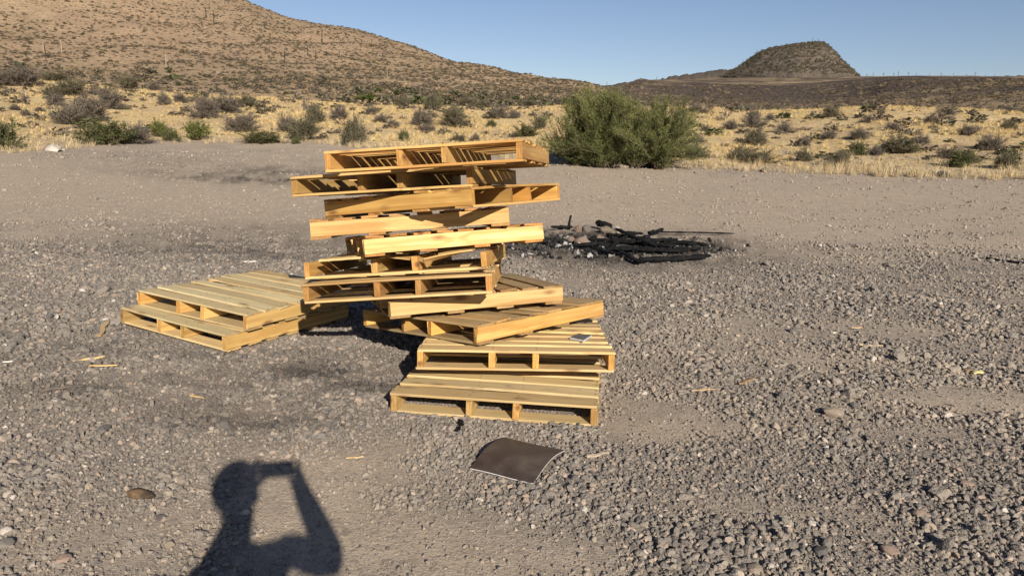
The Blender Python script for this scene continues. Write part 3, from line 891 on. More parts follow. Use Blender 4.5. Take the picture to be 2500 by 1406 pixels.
def splinter(p0, p1, w, T, c, label, lift=.017, wth=.1, name='wood_splinter', cat='splinter', taper=.4, mat=None):
    A = ground_hit(*p0)[0]; B = ground_hit(*p1)[0]
    L = float(np.linalg.norm(B - A)); cen = (A + B) / 2 + np.array([0, 0, lift])
    rng = np.random.default_rng(int(p0[0] * 7 + p0[1]))
    me = board_mesh(name, L, w, T, rng, .002, .012, 8)
    V = np.array([v.co[:] for v in me.vertices])
    u = V[:, 0] / (L / 2)
    k = 1 - (1 - taper) * np.clip(np.abs(u) - .15, 0, 1) ** 1.2 / .85 ** 1.2
    V[:, 1] = V[:, 1] * k + .006 * np.sin(u * 5 + p0[0]) * w / .03
    me.vertices.foreach_set('co', V.astype(np.float32).ravel())
    if mat: me.materials.clear(); me.materials.append(mat)
    d = B - A
    o = link(name, me, None, cen, (random.uniform(-.1, .1), -math.atan2(d[2], math.hypot(d[0], d[1])), math.atan2(d[1], d[0])))
    o.color = (*c, wth)
    return tag(o, label, cat)
WS = (.62, .46, .2)
splinter((246, 830), (262, 794), .034, .012, (.52, .37, .17), 'stubby tan wood offcut beside the low pallet pair at left', name='wood_offcut', cat='offcut', taper=.8)
splinter((178, 890), (256, 876), .022, .009, WS, 'longer pale wood splinter on the left gravel, left of the other')
splinter((219, 902), (287, 898), .016, .008, WS, 'shorter pale wood splinter on the left gravel, nearest the viewer')
splinter((2098, 852), (2150, 853), .014, .008, (.6, .47, .26), 'thin straw coloured wood sliver on the right gravel', taper=.8)
splinter((2078, 808), (2105, 806), .018, .008, (.5, .36, .2), 'small brownish wood sliver behind the straw coloured one')
splinter((2352, 919), (2372, 915), .03, .022, (.22, .16, .1), 'dark end of a burnt wood chip on the far right dust', name='wood_chip', cat='chip', taper=.7)
splinter((2371, 921), (2397, 917), .034, .012, (.72, .62, .28), 'bright pale yellow wood chip on the far right dust', name='wood_chip', cat='chip', taper=.9)
splinter((1690, 962), (1745, 963), .016, .006, (.55, .42, .24), 'thin bleached sliver on the dust right of the low pallets', taper=.3)
splinter((1432, 1124), (1486, 1112), .018, .009, (.42, .37, .29), 'grey weathered stick right of the metal sheet', taper=.6)
splinter((845, 1131), (885, 1128), .008, .005, (.6, .47, .25), 'tiny straw sliver right of the photographer shadow')
splinter((465, 978), (500, 981), .012, .006, (.55, .38, .16), 'tiny orange sliver on sooty gravel at left')
splinter((-40, 893), (32, 892), .012, .008, (.75, .73, .68), 'thin white stick cut by the left edge of the picture', taper=.9)
splinter((596, 645), (630, 642), .03, .012, (.72, .7, .66), 'white strip of litter on gravel behind the low pallets', name='litter_strip', cat='litter', taper=.9)
splinter((110, 968), (178, 952), .012, .010, (.10, .08, .07), 'dark twig on the left gravel', name='twig', cat='twig', taper=.3)
splinter((1114, 1062), (1126, 1041), .032, .012, (.03, .03, .03), 'black charred chip just in front of the lowest pallet', name='charred_chip', cat='chip', taper=.7, mat=MCHAR)
splinter((1805, 948), (1838, 935), .022, .012, (.24, .15, .08), 'brown bark strip on the dust right of the stack', name='bark_strip', cat='bark', taper=.5)

# the brown chunk in the left foreground: a burnt log end
def make_chunk():
    p = ground_hit(347, 1226)[0]
    n, m = 14, 12; V = []
    rng = np.random.default_rng(5)
    prof = [.012, .021, .026, .029, .030, .031, .030, .029, .027, .025, .022, .017, .012, .004]
    for i in range(n):
        x = (i / (n - 1) - .5) * .15
        for j in range(m):
            a = 2 * math.pi * j / m
            r = prof[i] * (1 + .12 * math.sin(3 * a + i * .5) + rng.normal(0, .05))
            V.append((x, r * 1.1 * math.cos(a), r * math.sin(a)))
    Fc = [(i * m + j, (i + 1) * m + j, (i + 1) * m + (j + 1) % m, i * m + (j + 1) % m) for i in range(n - 1) for j in range(m)]
    Fc += [tuple(range(m)), tuple((n - 1) * m + j for j in range(m - 1, -1, -1))]
    k = NT('bark_brown', .8, .2); c = k.coord('Object')
    nz = k.noise(c, 30, 5, .6); gx = k.node('ShaderNodeSeparateXYZ'); k.l.new(c, gx.inputs[0])
    col = k.ramp(nz, [(.3, (.075, .045, .024)), (.6, (.15, .098, .055)), (.8, (.22, .16, .10))])
    col = k.mix(k.ramp(k.math('ADD', k.math('MULTIPLY', gx.outputs[0], 9.), nz), [(.5, 0.), (.8, .85)]), col, (.035, .024, .017))
    k.color(col); k.normal(k.bump(nz, .7, .006))
    me = mesh_from('wood_chunk', np.array(V), Fc, k.m, True)
    o = link('wood_chunk', me, None, p + np.array([0, 0, .012]), (0, .06, -.2)); o.scale = (.8, .85, .62)
    tag(o, 'brown burnt wood chunk left of the photographer shadow', 'wood chunk')
make_chunk()

# ------------------------------------------------------------------ fire pit
def at(px, py, up=0): return ground_hit(px, py)[0] + np.array([0, 0, up])
def char_beam(p0, p1, w, T, label, z0=.03, z1=.03, name='charred_plank', cat='charred wood', bumps=True):
    A, B = at(*p0, z0), at(*p1, z1)
    w *= .95; T *= .8
    if name == 'charred_plank' and p0[0] < 2000: A[2] += .035; B[2] += .02
    L = float(np.linalg.norm(B - A)); rng = np.random.default_rng(int(p0[0] * 3 + p0[1]))
    ns, m = max(8, int(L / .04)), 8; V = []
    for s in range(ns + 1):
        u = s / ns
        sc = 1 + .16 * math.sin(u * 23 + p0[0]) + rng.normal(0, .07)
        if s in (0, ns): sc *= .55
        dy = .012 * math.sin(u * 7 + p0[1])
        for k in range(m):
            a = 2 * math.pi * (k + .5) / m
            q = max(abs(math.cos(a)), abs(math.sin(a)))
            V.append(((u - .5) * L + rng.normal(0, .012), dy + w / 2 * math.cos(a) / q * sc * (1 + rng.normal(0, .05)), T / 2 * math.sin(a) / q * sc * (1 + rng.normal(0, .06))))
    Fc = [(s * m + k, (s + 1) * m + k, (s + 1) * m + (k + 1) % m, s * m + (k + 1) % m) for s in range(ns) for k in range(m)]
    Fc += [tuple(range(m)), tuple(ns * m + k for k in range(m - 1, -1, -1))]
    me = mesh_from(name, np.array(V), Fc, MCHAR)
    bm = bmesh.new(); bm.from_mesh(me); bmesh.ops.recalc_face_normals(bm, faces=bm.faces); bm.to_mesh(me); bm.free()
    d = B - A
    o = link(name, me, None, (A + B) / 2, (rng.normal(0, .15), -math.atan2(d[2], math.hypot(d[0], d[1])), math.atan2(d[1], d[0])))
    return tag(o, label, cat, 'burnt wood in the fire pit')
char_beam((1480, 622), (1680, 626), .10, .07, 'thick charred beam across the middle of the fire pit', .05, .05)
char_beam((1560, 648), (1735, 637), .085, .055, 'bent charred plank along the front of the fire pit', .03, .035)
char_beam((1515, 628), (1565, 650), .07, .05, 'short charred stub at the front corner of the fire pit', .03, .025)
char_beam((1490, 604), (1650, 612), .10, .06, 'charred plank lying behind the thick beam', .06, .05)
char_beam((1480, 588), (1690, 606), .09, .06, 'long charred plank slanting right through the fire pit', .06, .03)
char_beam((1640, 600), (1724, 610), .07, .05, 'charred board end poking out at the right of the pit', .04, .04)
char_beam((1610, 576), (1790, 577), .035, .03, 'thin burnt stick reaching out right of the fire pit', .02, .02)
char_beam((1400, 612), (1470, 608), .08, .06, 'charred block beside the big brown fire stone', .03, .05)
char_beam((1455, 560), (1490, 566), .13, .13, 'black upright charred stump at the back of the pit', .07, .06)
char_beam((1515, 577), (1570, 580), .06, .05, 'charred chunk behind the pale fire stones', .03, .03)
char_beam((1345, 564), (1398, 562), .06, .05, 'half burnt board lying at the left of the pit', .03, .03)
char_beam((1430, 595), (1520, 600), .07, .05, 'charred stick between the fire stones', .03, .03)
char_beam((1555, 612), (1640, 601), .06, .05, 'charred plank crossing over the others', .09, .07)
char_beam((1500, 585), (1600, 625), .06, .05, 'charred plank lying crosswise on top of the heap', .13, .09)
char_beam((1545, 592), (1475, 628), .055, .045, 'charred board leaning across the left of the heap', .12, .05)
char_beam((1585, 585), (1620, 570), .06, .06, 'short charred block behind the heap', .06, .05)
char_beam((1440, 618), (1500, 632), .06, .05, 'charred board end at the front left of the heap', .05, .04)
char_beam((1265, 592), (1335, 600), .05, .04, 'charred stick close to the pallet stack', .02, .02)
char_beam((1650, 622), (1712, 618), .05, .045, 'charred fragment at the right end of the heap', .05, .04)
char_beam((2405, 632), (2560, 656), .07, .03, 'charred plank cut by the right edge of the picture', .012, .012)
def post(px, py, h, w, label):
    p = at(px, py)
    rng = np.random.default_rng(int(px)); n, m = 8, 6; V = []
    for i in range(n):
        u = i / (n - 1); r = w * (1 - .35 * u) * (1 + rng.normal(0, .06))
        for k in range(m):
            a = 2 * math.pi * k / m; V.append((h * .12 * u * u + r * math.cos(a), r * .6 * math.sin(a), -.02 + u * h))
    Fc = [(i * m + k, i * m + (k + 1) % m, (i + 1) * m + (k + 1) % m, (i + 1) * m + k) for i in range(n - 1) for k in range(m)]
    Fc += [tuple(range(m - 1, -1, -1)), tuple((n - 1) * m + k for k in range(m))]
    tag(link('charred_post', mesh_from('charred_post', np.array(V), Fc, MCHAR), None, p), label, 'charred wood', 'burnt wood in the fire pit')
post(1388, 562, .26, .026, 'tall thin charred board standing upright in the fire pit')
post(1369, 560, .085, .04, 'short charred stump left of the upright burnt board')
FST = [(1333, 580, .07, GREYR, 'grey fire stone at the left end of the pit, by the pallet stack'), (1410, 567, .085, PINKR, 'pinkish fire stone left of centre in the pit'), (1432, 566, .08, GREYR, 'pale grey fire stone in the middle of the pit'),
       (1478, 570, .11, TANR, 'blocky tan fire stone at the back of the pit'), (1505, 563, .07, WHITER, 'whitish fire stone right of the blocky tan one'), (1420, 598, .12, PINKR, 'big brown round fire stone at the front left of the pit'),
       (1465, 592, .085, PINKR, 'brown fire stone right of the big round one'), (1370, 582, .055, GREYR, 'small ashy fire stone at the left of the pit'), (1518, 640, .035, PINKR, 'small pinkish stone before the bent charred plank'), (1395, 592, .07, PINKR, 'flat brown fire stone leaning on the big round one')]
for i, (px, py, s, c, lab) in enumerate(FST):
    o = link('fire_stone', rock_mesh('fire_stone', 500 + i, MROCK, 2, .75, 11), None, at(px, py, s * .45), (0, 0, random.uniform(0, 6)))
    o.scale = (s, s * .9, s); o.color = (*[v * .62 for v in c], 1)
    tag(o, lab, 'stone', 'stones round the fire pit')

# ------------------------------------------------------------------ gravel
def in_quad(x, y, q, pad=.01):
    ins = np.ones(len(x), bool); c = sum(q) / 4
    for a, b in zip(q, q[1:] + q[:1]):
        e = b - a; s = np.sign(e[0] * (c[1] - a[1]) - e[1] * (c[0] - a[0]))
        d = (e[0] * (y - a[1]) - e[1] * (x - a[0])) * s / math.hypot(e[0], e[1])
        ins &= d > -pad
    return ins
stones = [proto('gravel_form_%d' % i, rock_mesh('gravel_form', 40 + i, MSTONE, 2, .68, 5 + i % 3, deep=True)) for i in range(8)]
def gravel():
    rng = np.random.default_rng(11)
    Ps, Ss, Ds, So = [], [], [], []
    for (ra, rb, dens, s0, s1) in ((1.5, 3.6, 6200, .0042, .016), (3.6, 6, 3700, .0055, .019), (6, 10, 1050, .009, .022), (10, 16, 420, .012, .026), (16, 27, 110, .016, .038), (1.5, 4.6, 5200, .0026, .0062)):
        n = int(dens * 1.55 * (rb * rb - ra * ra) / 2)
        r = np.sqrt(rng.uniform(ra * ra, rb * rb, n)); a = rng.uniform(-.80, .75, n)
        x, y = r * np.sin(a), r * np.cos(a)
        d, s = lotmaps(x, y)
        clump = fbm(x, y, .34, 3)
        keep = rng.random(n) < (.75 if s1 < .01 else 1) * np.clip(1.2 + (.5 if s1 < .01 else 0) - 1.2 * d + .75 * clump, .14, 1)
        x, y, d, s, r = x[keep], y[keep], d[keep], s[keep], r[keep]
        u = rng.random(len(x))
        sz = .95 * s0 * (s1 / s0) ** (u ** 1.9) * (1.12 - .35 * d)
        sz *= 1 + .45 * np.clip(clump[keep] * 1.6, -.5, 1)
        big = rng.random(len(x)) < .008; sz[big] *= 1.9
        Ps.append(np.stack([x, y], 1)); Ss.append(sz); Ds.append(d); So.append(s)
    P = np.concatenate(Ps); S = np.concatenate(Ss); D = np.concatenate(Ds); O = np.concatenate(So)
    ok = ~in_quad(P[:, 0], P[:, 1], SHQ, .006)
    for k in ('P11', 'L2'):                      # nothing but grit under the boards
        Mi = np.array(pose_matrix(k).inverted())
        q = np.stack([P[:, 0], P[:, 1], np.full(len(P), POSE[k][2]), np.ones(len(P))], 1) @ Mi.T
        ins = (np.abs(q[:, 0]) < PW / 2 + .008) & (np.abs(q[:, 1]) < PL / 2 + .008)
        S = np.where(ins, np.minimum(S, .006), S)
    P, S, D, O = P[ok], S[ok], D[ok], O[ok]
    z = height(P[:, 0], P[:, 1])
    n = len(P)
    Rr = np.stack([rng.normal(0, .6, n), rng.normal(0, .6, n), rng.uniform(0, 6.28, n)], 1)
    Sc = S[:, None] * rng.uniform(.8, 1.25, (n, 3))
    P3 = np.stack([P[:, 0], P[:, 1], z + S * rng.uniform(.05, .42, n)], 1)
    o = instancer('gravel', P3, Rr, Sc, rng.integers(0, len(stones), n) + .5, stones, {'idust': np.clip(D * .8 + rng.normal(0, .25, n), 0, 1), 'isoot': np.clip(O * 1.1 + rng.normal(0, .12, n) * (O > .1), 0, 1)})
    tag(o, 'loose grey gravel strewn over the lot', kind='stuff')
    return n
NGR = gravel()
def charcoal():
    rng = np.random.default_rng(21); n = 2600
    c = at(1520, 605); x = c[0] - .15 + rng.normal(0, .72, n); y = c[1] + rng.normal(0, .42, n)
    m = fbm(x, y, .35, 3) > -.25
    x, y = x[m], y[m]; n = len(x)
    k = NT('charcoal_bits', .8, .2); r = k.objinfo('Random'); k.color(k.ramp(r, [(0, (.005, .005, .005)), (.74, (.018, .017, .016)), (.86, (.17, .165, .16)), (1, (.36, .35, .34))]))
    pr = [proto('charcoal_form', rock_mesh('charcoal_form', 80 + i, k.m, 1, .6, 8)) for i in range(3)]
    s = .007 + .042 * rng.random(n) ** 2.4
    o = instancer('charcoal', np.stack([x, y, height(x, y) + s * .3], 1), rng.uniform(0, 6.28, (n, 3)), s[:, None] * rng.uniform(.6, 1.6, (n, 3)), rng.integers(0, 3, n) + .5, pr)
    tag(o, 'black charcoal and grey ash bits around the fire pit', kind='stuff')
charcoal()
def ash_bed():
    c = at(1505, 603); n, m = 26, 14; V = [(0, 0, .055)]; Fc = []
    for i in range(1, m + 1):
        t = i / m
        for k in range(n):
            a = 2 * math.pi * k / n; q = 1 + .22 * float(fbm(math.cos(a) * 2 + 5, math.sin(a) * 2, 1., 3))
            x, y = t * q * .85 * math.cos(a), t * q * .52 * math.sin(a)
            V.append((x, y, .055 * (1 - t * t) + .02 * (1 - t) * float(fbm(x + 3, y, .12, 3)) + float(height(c[0] + x, c[1] + y)[0] - c[2]) - .012 * t))
    for k in range(n): Fc.append((0, 1 + k, 1 + (k + 1) % n))
    for i in range(m - 1):
        for k in range(n): Fc.append((1 + i * n + k, 1 + (i + 1) * n + k, 1 + (i + 1) * n + (k + 1) % n, 1 + i * n + (k + 1) % n))
    q = NT('ash', .95, .05); cc = q.coord('Object'); nz = q.noise(cc, 12, 5, .7); n2 = q.noise(cc, 3.2, 4, .6)
    col = q.ramp(nz, [(.35, (.008, .008, .008)), (.6, (.025, .024, .023)), (.8, (.09, .088, .085))])
    q.color(q.mix(q.ramp(n2, [(.6, 0.), (.72, .6)]), col, (.22, .215, .21))); q.normal(q.bump(nz, .9, .02))
    tag(link('ash_bed', mesh_from('ash_bed', np.array(V), Fc, q.m, True), None, c), 'bed of black ash heaped in the middle of the fire pit', 'ash bed')
ash_bed()

# ------------------------------------------------------------------ vegetation
def mat_leaf(name, dark, light, rough=.75, mixb=True):
    k = NT(name, rough, .2)
    t = k.attr('tint'); r = k.objinfo('Random')
    c = k.ramp(t, [(0, dark), (1, light)])
    if mixb: c = k.mix(k.math('MULTIPLY', k.math('SUBTRACT', r, .4), .5, clamp=True), c, (.20, .16, .085))
    k.color(c)
    tr = k.node('ShaderNodeBsdfTranslucent'); k.l.new(c, tr.inputs[0])
    mx = k.node('ShaderNodeMixShader'); mx.inputs[0].default_value = .22
    k.l.new(k.b.outputs[0], mx.inputs[1]); k.l.new(tr.outputs[0], mx.inputs[2])
    k.l.new(mx.outputs[0], k.n['Material Output'].inputs[0])
    return k.m
def mat_tint(name, dark, light):
    k = NT(name, .9, .1); k.color(k.ramp(k.attr('tint'), [(0, dark), (1, light)])); return k.m
ML = {'green': mat_leaf('green_leaf', (.05, .066, .022), (.155, .175, .06)), 'bright': mat_leaf('bright_leaf', (.07, .10, .02), (.20, .22, .055)),
      'olive': mat_leaf('olive_leaf', (.065, .068, .036), (.19, .175, .085)), 'grey': mat_leaf('grey_leaf', (.085, .074, .062), (.235, .205, .165)),
      'bush': mat_leaf('bush_leaf', (.048, .068, .02), (.225, .24, .075), mixb=False)}
MTWIG = mat_tint('grey_twig', (.075, .06, .048), (.21, .175, .14))
MTWIGB = mat_tint('brown_twig', (.06, .045, .032), (.16, .12, .085))
MSTRAW = mat_tint('dry_straw', (.38, .275, .125), (.68, .53, .27))
MSTRAWP = mat_tint('pale_straw', (.33, .25, .14), (.58, .47, .285))

def ribbons(A, B, C, w, rng):
    """thin three-sided twigs through points A-B-C (n,3) with base widths w -> verts, quads"""
    n = len(A); out = []
    d = C - A; d /= np.linalg.norm(d, axis=1)[:, None] + 1e-9
    t = np.cross(d, rng.normal(size=(n, 3))); t /= np.linalg.norm(t, axis=1)[:, None] + 1e-9
    b = np.cross(d, t)
    rings = []
    for P, f in ((A, 1.), (B, .75), (C, .3)):
        for a in (0, 2.094, 4.189):
            rings.append(P + (t * math.cos(a) + b * math.sin(a)) * (w * f)[:, None])
    V = np.stack(rings, 1).reshape(-1, 3)
    base = (np.arange(n) * 9)[:, None]
    q = []
    for s in (0, 3):
        for k in range(3):
            q.append(np.stack([s + k + base[:, 0] * 0, s + (k + 1) % 3 + base[:, 0] * 0, s + 3 + (k + 1) % 3 + base[:, 0] * 0, s + 3 + k + base[:, 0] * 0], 1) + base)
    return V, np.concatenate(q)

def leaves(P, D, size, rng, aspect=2.2):
    """small diamond leaves at P pointing along D"""
    n = len(P)
    D = D / (np.linalg.norm(D, axis=1)[:, None] + 1e-9)
    t = np.cross(D, rng.normal(size=(n, 3))); t /= np.linalg.norm(t, axis=1)[:, None] + 1e-9
    L = (size * rng.uniform(.6, 1.4, n))[:, None]
    V = np.stack([P, P + D * L * .5 + t * L / aspect * .5, P + D * L, P + D * L * .5 - t * L / aspect * .5], 1).reshape(-1, 3)
    return V, (np.arange(n) * 4)[:, None] + np.arange(4)[None, :]

def with_tint(name, V, Fq, mat, tint):
    me = mesh_from(name, V, Fq, mat)
    attr(me, 'tint', tint)
    return me

def shrub_parts(seed, kind, nst=34, ntw=9, nlf=7, lsize=.05, spread=1.15, tw=.006, flat=0., pw=.55):
    """unit shrub: about 1 wide and 1 high; returns stem mesh, foliage mesh"""
    rng = np.random.default_rng(seed)
    th = rng.uniform(0, 6.283, nst); tilt = np.abs(rng.normal(0, .62, nst)).clip(0, 1.35) * spread
    tilt = np.minimum(tilt, 1.4)
    ln = rng.uniform(.6, 1.05, nst)
    lump = .82 + .3 * np.sin(th * 2 + seed) * .5 + rng.normal(0, .08, nst)
    d = np.stack([np.cos(th) * np.sin(tilt), np.sin(th) * np.sin(tilt), np.cos(tilt) + .08], 1)
    root = np.stack([np.cos(th), np.sin(th), np.zeros(nst)], 1) * rng.uniform(0, .10, nst)[:, None]
    env = 1 / np.sqrt((d[:, 0] ** 2 + d[:, 1] ** 2) / .25 + d[:, 2] ** 2)
    end = root + d * (env * ln * lump)[:, None]; end[:, 2] = np.maximum(end[:, 2], .05)
    mid = root + (end - root) * .5 + rng.normal(0, .03, (nst, 3)); mid[:, 2] += .03
    V1, F1 = ribbons(root, mid, end, np.full(nst, tw * 2), rng)
    k = np.repeat(np.arange(nst), ntw); u = rng.uniform(.3, 1, len(k))[:, None]
    A = root[k] * (1 - u) + end[k] * u + (mid[k] - (root[k] + end[k]) / 2) * (4 * u * (1 - u))
    dd = d[k] * .8 + rng.normal(0, .55, (len(k), 3)); dd[:, 2] += .25
    dd /= np.linalg.norm(dd, axis=1)[:, None]
    tl = rng.uniform(.10, .26, len(k))[:, None]
    C = A + dd * tl; B = (A + C) / 2 + rng.normal(0, .015, A.shape); C[:, 2] = np.maximum(C[:, 2], .02)
    V2, F2 = ribbons(A, B, C, np.full(len(k), tw), rng)
    V = np.concatenate([V1, V2]); Fq = np.concatenate([F1, F2 + len(V1)])
    stems = with_tint('stems', V, Fq, MTWIGB if kind in ('green', 'bright') else MTWIG, np.concatenate([np.repeat(rng.random(nst), 9), np.repeat(rng.random(len(k)), 9)]))
    kk = np.repeat(np.arange(len(k)), nlf); v = rng.uniform(.1, 1.05, len(kk))[:, None]
    Pl = A[kk] * (1 - v) + C[kk] * v + rng.normal(0, .012, (len(kk), 3))
    Dl = dd[kk] + rng.normal(0, .8, (len(kk), 3))
    V3, F3 = leaves(Pl, Dl, lsize, rng)
    fol = with_tint('foliage', V3, F3, ML[kind], np.repeat(np.clip(rng.normal(.5, .25, len(kk)), 0, 1), 4))
    return stems, fol
PRO = {'green': [shrub_parts(11 + i, 'green', 60, 11, 13, .04) for i in range(3)], 'bright': [shrub_parts(31 + i, 'bright', 50, 10, 11, .045, .9) for i in range(2)],
       'olive': [shrub_parts(51 + i, 'olive', 62, 12, 9, .036) for i in range(4)], 'grey': [shrub_parts(71 + i, 'grey', 70, 14, 5, .032, 1.2, .006) for i in range(4)],
       'dead': [shrub_parts(91 + i, 'grey', 14, 6, 0 + 1, .02, .9, .012) for i in range(2)]}
NSH = [0]
def shrub(px, py, wpx, hpx, kind, label, group=None):
    hit = ground_hit(px, py)
    if hit is None: return None
    p, r = hit
    w, h = wpx / FPX * r, hpx / FPX * r
    e = empty('desert_shrub', p - np.array([0, 0, .04]), (0, 0, random.uniform(0, 6.28)))
    st, fo = PRO[kind][NSH[0] % len(PRO[kind])]; NSH[0] += 1
    for nm, me in (('stems', st), ('foliage', fo)):
        o = link(nm, me, e); o.scale = (w * 1.05, w * 1.05, h * 1.05)
    tag(e, label, 'shrub', group or 'desert shrubs on the grassy ridge')
    return e
